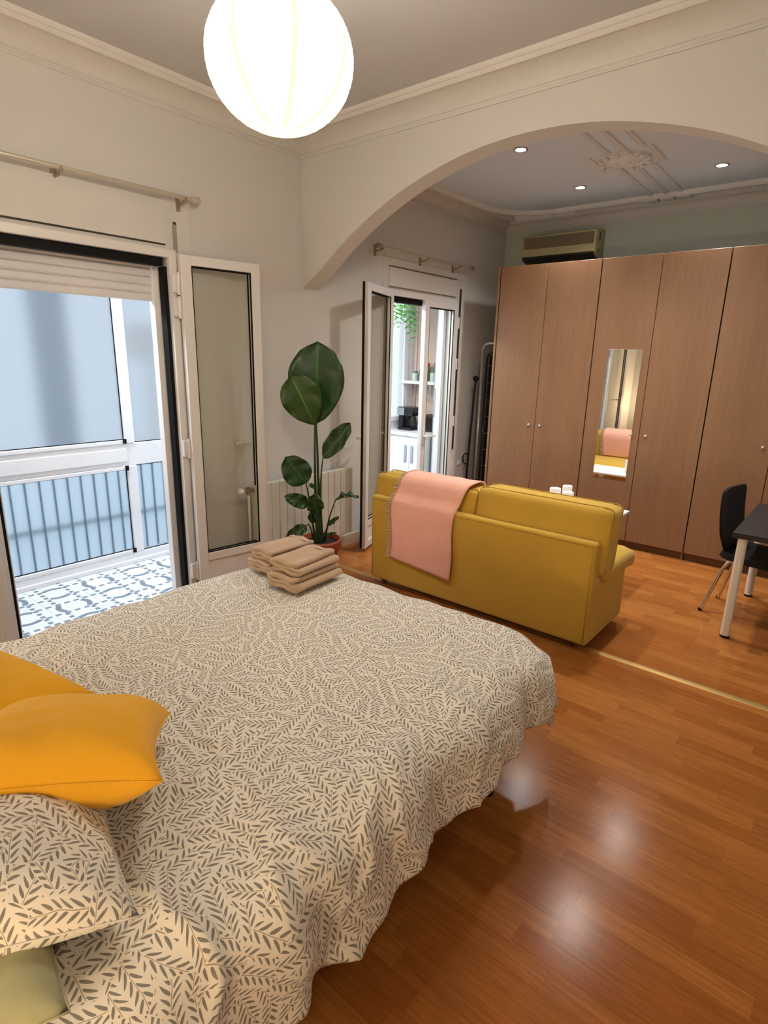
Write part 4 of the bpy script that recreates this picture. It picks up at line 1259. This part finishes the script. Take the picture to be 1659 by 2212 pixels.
g, fs = grid_surf(bm, lambda u, v: duvet_pt(S0+(hang(T0+(T1-T0)*v)-S0)*u, T0+(T1-T0)*v), NU, NV, lambda u, v: (S0+(hang(T0+(T1-T0)*v)-S0)*u, T0+(T1-T0)*v))
du = obj('duvet', bm, 'sprig_cotton', None, smooth=True)
sm = du.modifiers.new('thickness', 'SOLIDIFY'); sm.thickness = .016; sm.offset = -1
tag(du, 'cream duvet printed with grey leaf sprigs spread over the bed', 'duvet')

# pillows and cushions at the near left
def pillow_bm(W, H, T, pinch=.055, seed=0, n=36, uvs=False, crease=.006, flat=.0):
    """pillow lying in its local xy plane, with pointed corners and a puffed middle"""
    bm = BM()
    uvl = bm.loops.layers.uv.verify()
    def outline(a, b):
        x = a*W/2*(1-pinch*(1-b*b)**1.0*abs(a)**3); y = b*H/2*(1-pinch*(1-a*a)**1.0*abs(b)**3)
        return x, y
    top, bot = [], []
    for i in range(n+1):
        rt, rb = [], []
        for j in range(n+1):
            a, b = 2*i/n-1, 2*j/n-1
            x, y = outline(a, b)
            e = max(0., (1-a**4))*max(0., (1-b**4))
            th = T/2*(e**.55)*(1-.10*(a*a+b*b))
            wr = crease*noise.noise(Vector((x*9+seed, y*9, seed*1.7)))+crease*.7*noise.noise(Vector((x*22, y*15+seed, 3)))
            ed = min(1, 6*min(1-abs(a), 1-abs(b)))
            rt.append(bm.verts.new((x, y, th+wr*ed)))
            rb.append(rt[-1] if i in (0, n) or j in (0, n) else bm.verts.new((x, y, -th*(1-flat)+wr*ed*.5)))
        top.append(rt); bot.append(rb)
    U_ = [[0.]*(n+1) for _ in range(n+1)]; V_ = [[0.]*(n+1) for _ in range(n+1)]
    for j in range(n+1):
        for i in range(1, n+1): U_[i][j] = U_[i-1][j]+(top[i][j].co-top[i-1][j].co).length
        m_ = U_[n//2][j]
        for i in range(n+1): U_[i][j] -= m_
    for i in range(n+1):
        for j in range(1, n+1): V_[i][j] = V_[i][j-1]+(top[i][j].co-top[i][j-1].co).length
        m_ = V_[i][n//2]
        for j in range(n+1): V_[i][j] -= m_
    for i in range(n):
        for j in range(n):
            f = bm.faces.new((top[i][j], top[i+1][j], top[i+1][j+1], top[i][j+1]))
            for l, (p_, q_) in zip(f.loops, ((i, j), (i+1, j), (i+1, j+1), (i, j+1))): l[uvl].uv = (U_[p_][q_]+seed*.37, V_[p_][q_]+seed*.21)
            vs = (bot[i][j], bot[i][j+1], bot[i+1][j+1], bot[i+1][j])
            if len(set(vs)) == 4:
                try:
                    f = bm.faces.new(vs)
                    for l in f.loops: l[uvl].uv = (l.vert.co.x+seed*.37+.5, l.vert.co.y+seed*.21)
                except ValueError: pass
    return bm
def place_frame(o, c, ex, ey):
    ex = Vector(ex).normalized(); ez = ex.cross(Vector(ey)).normalized(); ey = ez.cross(ex)
    o.matrix_world = Matrix(((ex.x, ey.x, ez.x, c[0]), (ex.y, ey.y, ez.y, c[1]), (ex.z, ey.z, ez.z, c[2]), (0, 0, 0, 1)))
def cushion(name, label, mat, W, H, T, c, ex, ey, seed, seam=None, **k):
    if mat == 'sprig_cotton': seam = 'mattress_white'
    t = thing(name, label, 'cushion' if name != 'bed_pillow' else 'pillow')
    o = obj('cover', pillow_bm(W, H, T, seed=seed, **k), mat, t, smooth=True, local=True)
    bm = BM(); pts = []
    pin = k.get('pinch', .055)
    for sgn in range(4):
        for q in range(24):
            a = -1+2*q/24
            A_, B_ = ((a, -1), (1, a), (-a, 1), (-1, -a))[sgn]
            pts.append((A_*W/2*(1-pin*(1-B_*B_)*abs(A_)**3), B_*H/2*(1-pin*(1-A_*A_)*abs(B_)**3), 0))
    tube(bm, pts, .0022, 5, closed=True)
    obj('seam', bm, seam or mat, t, local=True, smooth=True)
    place_frame(t, c, ex, ey)
    return t
cushion('throw_cushion', 'yellow cushion in front, leaning on the patterned pillow', 'cushion_yellow', .44, .42, .19, (1.965, .405, .690), (.82, -.50, .27), (.55, .83, -.11), 1, pinch=.13)
cushion('throw_cushion', 'yellow cushion behind, half hidden and lying on the duvet', 'cushion_yellow', .44, .44, .16, (1.45, .345, .603), (.95, .30, -.10), (-.30, .95, -.05), 2, pinch=.09)
cushion('bed_pillow', 'leaf-patterned pillow under the front yellow cushion', 'sprig_cotton', .68, .42, .17, (2.095, .09, .695), (.28, .92, -.25), (-.95, .30, .03), 3, pinch=.06, crease=.010)
cushion('bed_pillow', 'plain sage green pillow in the near corner of the bed', 'cushion_green', .60, .42, .13, (2.15, -.02, .590), (.30, .95, .0), (-.95, .30, .03), 4, pinch=.07, crease=.010)

# ------------------------------------------------------------------ folded towels on the duvet
def towel_bm(L, Wd, layers, th, seed, roll=.0):
    """ribbon folded back and forth, seen end-on as layers; length along local y"""
    path = []; r = th*.52
    r_ = random.Random(seed)
    for k in range(layers):
        z = th*.5+k*th*1.02
        w = Wd/2*(1-.02*k)-r_.uniform(0, .012)
        xs = [-w+2*w*q/8 for q in range(9)]
        if k % 2: xs.reverse()
        for q, x in enumerate(xs):
            path.append((x, z+.004*math.sin(q*1.1+seed+k)))
        if k < layers-1:
            s = 1 if k % 2 == 0 else -1
            path.append((s*(w+r*.9), z+th*.26)); path.append((s*(w+r*1.1), z+th*.52)); path.append((s*(w+r*.9), z+th*.78))
    P = [Vector((x, 0, z)) for x, z in path]
    bm = BM(); n = len(P); NY = 12
    L_, R_ = [], []
    for i in range(n):
        t = (P[min(i+1, n-1)]-P[max(i-1, 0)]).normalized(); nn = Vector((-t.z, 0, t.x))
        L_.append(P[i]+nn*th*.49); R_.append(P[i]-nn*th*.49)
    loop = L_+list(reversed(R_)); m = len(loop); rows = []
    for j in range(NY+1):
        v = j/NY; y = -L/2+L*v
        sag = -.004*math.sin(PI*v)
        rows.append([bm.verts.new((p.x+.004*noise.noise(Vector((p.z*30, y*8, seed)))+roll*v*0, y+.006*noise.noise(Vector((p.x*14, p.z*40, seed*3))), p.z*(1+.04*noise.noise(Vector((p.x*9, y*9, seed)))))) for p in loop])
    for a, b in zip(rows, rows[1:]):
        for i in range(m): bm.faces.new((a[i], a[(i+1) % m], b[(i+1) % m], b[i]))
    for row, rev in ((rows[0], False), (rows[-1], True)):
        for i in range(n-1):
            q = (row[i], row[i+1], row[m-2-i], row[m-1-i])
            bm.faces.new(q if rev else tuple(reversed(q)))
    return bm
def towel(label, c, ang, L, W, layers, th, seed):
    t = thing('folded_towel', label, 'towel', c, ang, 'folded beige towels on the foot of the bed')
    obj('towel_cloth', towel_bm(L, W, layers, th, seed), 'towel_beige', t, local=True, smooth=True)
    o = BM(); 
    z = layers*th*1.02
    grid_surf(o, lambda u, v: Vector((-W*.44+W*.88*u, L/2-.035+.012*v, z+.0016)), 4, 2)
    oo = obj('woven_band', o, 'fringe_pink', t, local=True)
    return t
TA = .03
towel('lower folded beige towel of the back stack on the duvet', (1.115, 1.745, .553), TA-.06, .28, .165, 3, .0165, 1)
towel('upper folded beige towel of the back stack on the duvet', (1.120, 1.750, .610), TA-.02, .27, .155, 3, .0165, 2)
towel('lower folded beige towel of the front stack on the duvet', (1.345, 1.685, .553), TA+.03, .29, .175, 3, .018, 3)
towel('upper folded beige towel of the front stack on the duvet', (1.335, 1.695, .615), TA+.06, .26, .160, 3, .018, 4)

# ------------------------------------------------------------------ kitchen end of the gallery
kc = thing('kitchen_cabinet', 'white kitchen base cabinet with two grey-handled doors beyond the kitchen door', 'cabinet', (-.55, 5.2, 0))
bm = BM(); box(bm, GX+.005, -.345, 4.975, 5.445, .0, .725); obj('carcass', bm, 'kitchen_white', kc)
for x0, x1, hx in ((GX+.01, -.560, -.605), (-.556, -.348, -.515)):
    bm = BM(); box(bm, x0, x1, 4.955, 4.974, .03, .722, .003); d = obj('door', bm, 'kitchen_white', kc)
    bm = BM(); box(bm, hx-.018, hx+.018, 4.940, 4.956, .44, .635, .010, 3); obj('handle', bm, 'handle_grey', d, smooth=True, angle=50)
wt = thing('worktop', 'pale kitchen worktop carrying the coffee maker', 'worktop', (-.6, 5.2, .726))
bm = BM(); box(bm, GX+.004, -.335, 4.94, 5.446, .727, .766, .004); obj('slab', bm, 'worktop', wt)
bm = BM(); box(bm, GX+.004, -.335, 5.434, 5.446, .767, .80, .002); obj('upstand', bm, 'worktop', wt)
cm = thing('coffee_maker', 'black drip coffee maker with silver top on the kitchen worktop', 'coffee maker', (-.75, 5.2, .767))
bm = BM(); box(bm, -.845, -.655, 5.10, 5.30, .767, .795, .008); obj('base', bm, 'black_gloss', cm)
bm = BM(); box(bm, -.845, -.785, 5.12, 5.28, .79, .96, .008); obj('water_tank', bm, 'black_gloss', cm)
bm = BM(); box(bm, -.850, -.640, 5.10, 5.29, .925, 1.02, .010); obj('brew_head', bm, 'black_gloss', cm)
bm = BM(); box(bm, -.850, -.750, 5.092, 5.11, .93, 1.012, .004); obj('front_plate', bm, 'steel', cm)
bm = BM(); lathe(bm, [(.045, .0), (.062, .02), (.062, .07), (.042, .11), (.044, .12)], (-.705, 5.19, .797), 20); cf = obj('carafe', bm, 'carafe_glass', cm, smooth=True, angle=50)
bm = BM(); tube(bm, [(-.645, 5.17, .90), (-.615, 5.15, .89), (-.610, 5.15, .84), (-.640, 5.17, .82)], .007, 8); obj('carafe_handle', bm, 'black_gloss', cf, smooth=True)
kt = thing('toaster', 'dark metal toaster beside the coffee maker on the worktop', 'toaster', (-.5, 5.25, .767))
bm = BM(); box(bm, -.590, -.375, 5.16, 5.36, .775, .945, .022, 4); obj('casing', bm, 'black_gloss', kt, smooth=True, angle=50)
bm = BM(); box(bm, -.575, -.39, 5.155, 5.17, .80, .92, .004); obj('front_plate', bm, 'carafe_glass', kt)
bm = BM(); box(bm, -.55, -.42, 5.22, 5.245, .943, .948); box(bm, -.55, -.42, 5.275, 5.30, .943, .948); obj('slot', bm, 'dark_slot', kt)
bm = BM(); box(bm, -.57, -.55, 5.18, 5.20, .767, .778); box(bm, -.41, -.39, 5.18, 5.20, .767, .778); box(bm, -.57, -.55, 5.32, 5.34, .767, .778); box(bm, -.41, -.39, 5.32, 5.34, .767, .778); obj('foot', bm, 'black_rubber', kt)
sf = thing('wall_shelf', 'white bracket shelf with jars on the pink kitchen wall', 'shelf', (-.65, 5.4, 1.28))
bm = BM(); box(bm, -.890, -.42, 5.21, 5.448, 1.270, 1.302, .003); obj('board', bm, 'kitchen_white', sf)
bm = BM(); box(bm, -.66, -.64, 5.43, 5.448, 1.12, 1.270); prism(bm, [(5.43, 1.13), (5.44, 1.15), (5.26, 1.27), (5.24, 1.27)], 'x', -.658, -.642); obj('bracket', bm, 'kitchen_white', sf)
def jar(x, y, r, h, mat, lid, label):
    t = thing('kitchen_jar', label, 'jar', (x, y, 1.303), group='jars on the kitchen shelf')
    bm = BM(); lathe(bm, [(r*.92, 0), (r, .006), (r, h*.75), (r*.75, h*.85)], (x, y, 1.303), 16); obj('body', bm, mat, t, smooth=True, angle=40)
    bm = BM(); lathe(bm, [(r*.8, h*.84), (r*.8, h), (r*.7, h+.004)], (x, y, 1.303), 16); obj('lid', bm, lid, t, smooth=True, angle=40)
jar(-.745, 5.27, .036, .10, 'jar_pale', 'jar_green', 'pale jar with green lid at the left end of the kitchen shelf')
jar(-.655, 5.26, .030, .12, 'black_gloss', 'black_plastic', 'dark jar in the middle of the kitchen shelf')
jar(-.645, 5.36, .034, .19, 'jar_green', 'jar_red', 'tall bottle with red top behind the dark jar on the kitchen shelf')
jar(-.510, 5.28, .034, .11, 'jar_pale', 'jar_green', 'pale jar with green lid at the right end of the kitchen shelf')
jar(-.535, 5.37, .030, .19, 'jar_green', 'jar_red', 'tall bottle with red top at the right of the kitchen shelf')
ppx = thing('wall_pipe', 'thin pink-painted pipe running up the kitchen end wall', 'pipe', (-.80, 5.43, .8))
bm = BM(); tube(bm, [(-.865, 5.435, .80), (-.865, 5.435, 2.30)], .012, 10); obj('pipe', bm, 'pink_wall', ppx, smooth=True)
for z in (1.1, 1.8):
    bm = BM(); tube(bm, [(-.865, 5.435, z), (-.865, 5.435, z+.015)], .015, 10); obj('clamp', bm, 'pink_wall', ppx)
fr_ = thing('tall_cabinet', 'tall white cabinet with dark edge seen through the right kitchen door leaf', 'cabinet', (-.25, 5.2, 0))
bm = BM(); box(bm, -.318, WT-.002, 5.06, 5.445, 0, 2.25); obj('carcass', bm, 'kitchen_white', fr_)
bm = BM(); box(bm, -.312, WT-.004, 5.040, 5.059, .02, 2.24, .002); d = obj('door', bm, 'kitchen_white', fr_)
bm = BM(); box(bm, -.322, -.3125, 5.040, 5.062, 0, 2.25); obj('edge_strip', bm, 'handle_grey', fr_)
bm = BM(); box(bm, -.30, -.285, 5.025, 5.041, .95, 1.25, .004); obj('handle', bm, 'handle_grey', d)

# hanging fern
fn_ = thing('hanging_fern', 'green fern hanging from the gallery ceiling beyond the kitchen door', 'plant', (-.52, 4.62, 2.1))
bm = BM(); lathe(bm, [(.05, 0), (.085, .05), (.095, .12), (.088, .12), (.08, .06)], (-.52, 4.62, 2.06), 20, True, False); obj('basket', bm, 'wicker_pot', fn_, smooth=True, angle=40)
bm = BM()
for a in (0, 2.1, 4.2): tube(bm, [(-.52+.09*math.cos(a), 4.62+.09*math.sin(a), 2.17), (-.52, 4.62, 2.298)], .002, 5)
obj('hanger', bm, 'strap_grey', fn_)
r_ = random.Random(11)
for k in range(18):
    a = 2*PI*k/18+r_.uniform(-.1, .1); L = r_.uniform(.20, .36); dz = r_.uniform(.28, .52)
    bm = BM(); uvl = bm.loops.layers.uv.verify(); pts = []
    for q in range(13):
        u = q/12
        pts.append(Vector((-.52+math.cos(a)*L*(1-(1-u)**2)*.75, 4.62+math.sin(a)*L*(1-(1-u)**2)*.75, 2.17+.06*math.sin(PI*min(1, u*1.6))-dz*u**1.8)))
    tube(bm, pts, .0014, 4)
    for q in range(1, 13):
        p = pts[q]; t = (pts[q]-pts[q-1]).normalized(); s = t.cross(Vector((math.cos(a), math.sin(a), .5))).normalized()
        w = .10*math.sin(PI*(.10+.86*q/12))
        for sd in (-1, 1):
            e = p+s*sd*w+t*w*.45
            vs = [bm.verts.new(p), bm.verts.new(p+s*sd*w*.5+t*(w*.2-.009)), bm.verts.new(e), bm.verts.new(p+s*sd*w*.5+t*(w*.2+.009))]
            bm.faces.new(vs)
    obj('frond', bm, 'fern_green', fn_)

# added unseen fill lights under the gallery ceiling, brightening gallery and kitchen
for y, lab in ((1.35, 'flat round fill light added on the gallery ceiling beyond the balcony door'), (3.2, 'flat round fill light added on the gallery ceiling between the two doors'), (4.15, 'flat round fill light added on the gallery ceiling near the hanging fern')):
    t = thing('gallery_fill', lab, 'lamp', (-.52, y, 2.30))
    bm = BM(); lathe(bm, [(.13, 0), (.13, -.02), (.12, -.026)], (-.52, y, 2.30), 24, True, False); obj('rim', bm, 'white_lacquer', t, smooth=True, angle=40)
    bm = BM(); lathe(bm, [(.119, -.020), (.09, -.034), (.001, -.040)], (-.52, y, 2.30), 24, True, True); obj('diffuser', bm, 'gallery_fill_glow', t, smooth=True, angle=40)
    ld = bpy.data.lights.new('gallery_fill_light', 'AREA'); ld.shape = 'DISK'; ld.size = .24; ld.energy = GALLERY_FILL_WATTS; ld.color = GALLERY_FILL_COLOR
    lo = bpy.data.objects.new('gallery_fill_light', ld); COL.objects.link(lo); lo.parent = t; lo.location = (0, 0, -.045)

# ------------------------------------------------------------------ bedside lamps (just out of the frame)
def bedside(x, y, lab):
    n = thing('nightstand', 'small oak nightstand '+lab, 'nightstand', (x, y, 0))
    bm = BM(); box(bm, x-.17, x+.17, y-.15, y+.15, .12, .50, .006); obj('body', bm, 'wood_oak', n)
    bm = BM(); box(bm, x-.155, x+.155, y+.150, y+.166, .30, .48, .003); d = obj('drawer', bm, 'wood_oak', n)
    bm = BM(); lathe(bm, [(.010, 0), (.010, .012)], (x, y+.172, .385), 10); obj('knob', bm, 'steel', d)
    for sx in (-.14, .14):
        for sy in (-.12, .12):
            bm = BM(); lathe(bm, [(.014, 0), (.018, .125)], (x+sx, y+sy, 0), 10); obj('leg', bm, 'wood_oak', n)
    t = thing('table_lamp', 'small warm bedside lamp '+lab, 'lamp', (x, y, .50))
    bm = BM(); lathe(bm, [(.06, 0), (.06, .012), (.012, .02), (.010, .15)], (x, y, .501), 18); obj('base', bm, 'brass', t, smooth=True, angle=40)
    bm = BM(); lathe(bm, [(.105, .13), (.075, .29)], (x, y, .501), 24, False, False); obj('lamp_shade', bm, 'bedside_shade', t, smooth=True)
    ld = bpy.data.lights.new('bedside_bulb', 'POINT'); ld.energy = BEDSIDE_WATTS; ld.color = BEDSIDE_COLOR; ld.shadow_soft_size = .05
    lo = bpy.data.objects.new('bedside_bulb', ld); COL.objects.link(lo); lo.parent = t; lo.location = (0, 0, .33)
bedside(2.82, -.36, 'at the right of the bed head')
bedside(.55, -.36, 'at the left of the bed head')
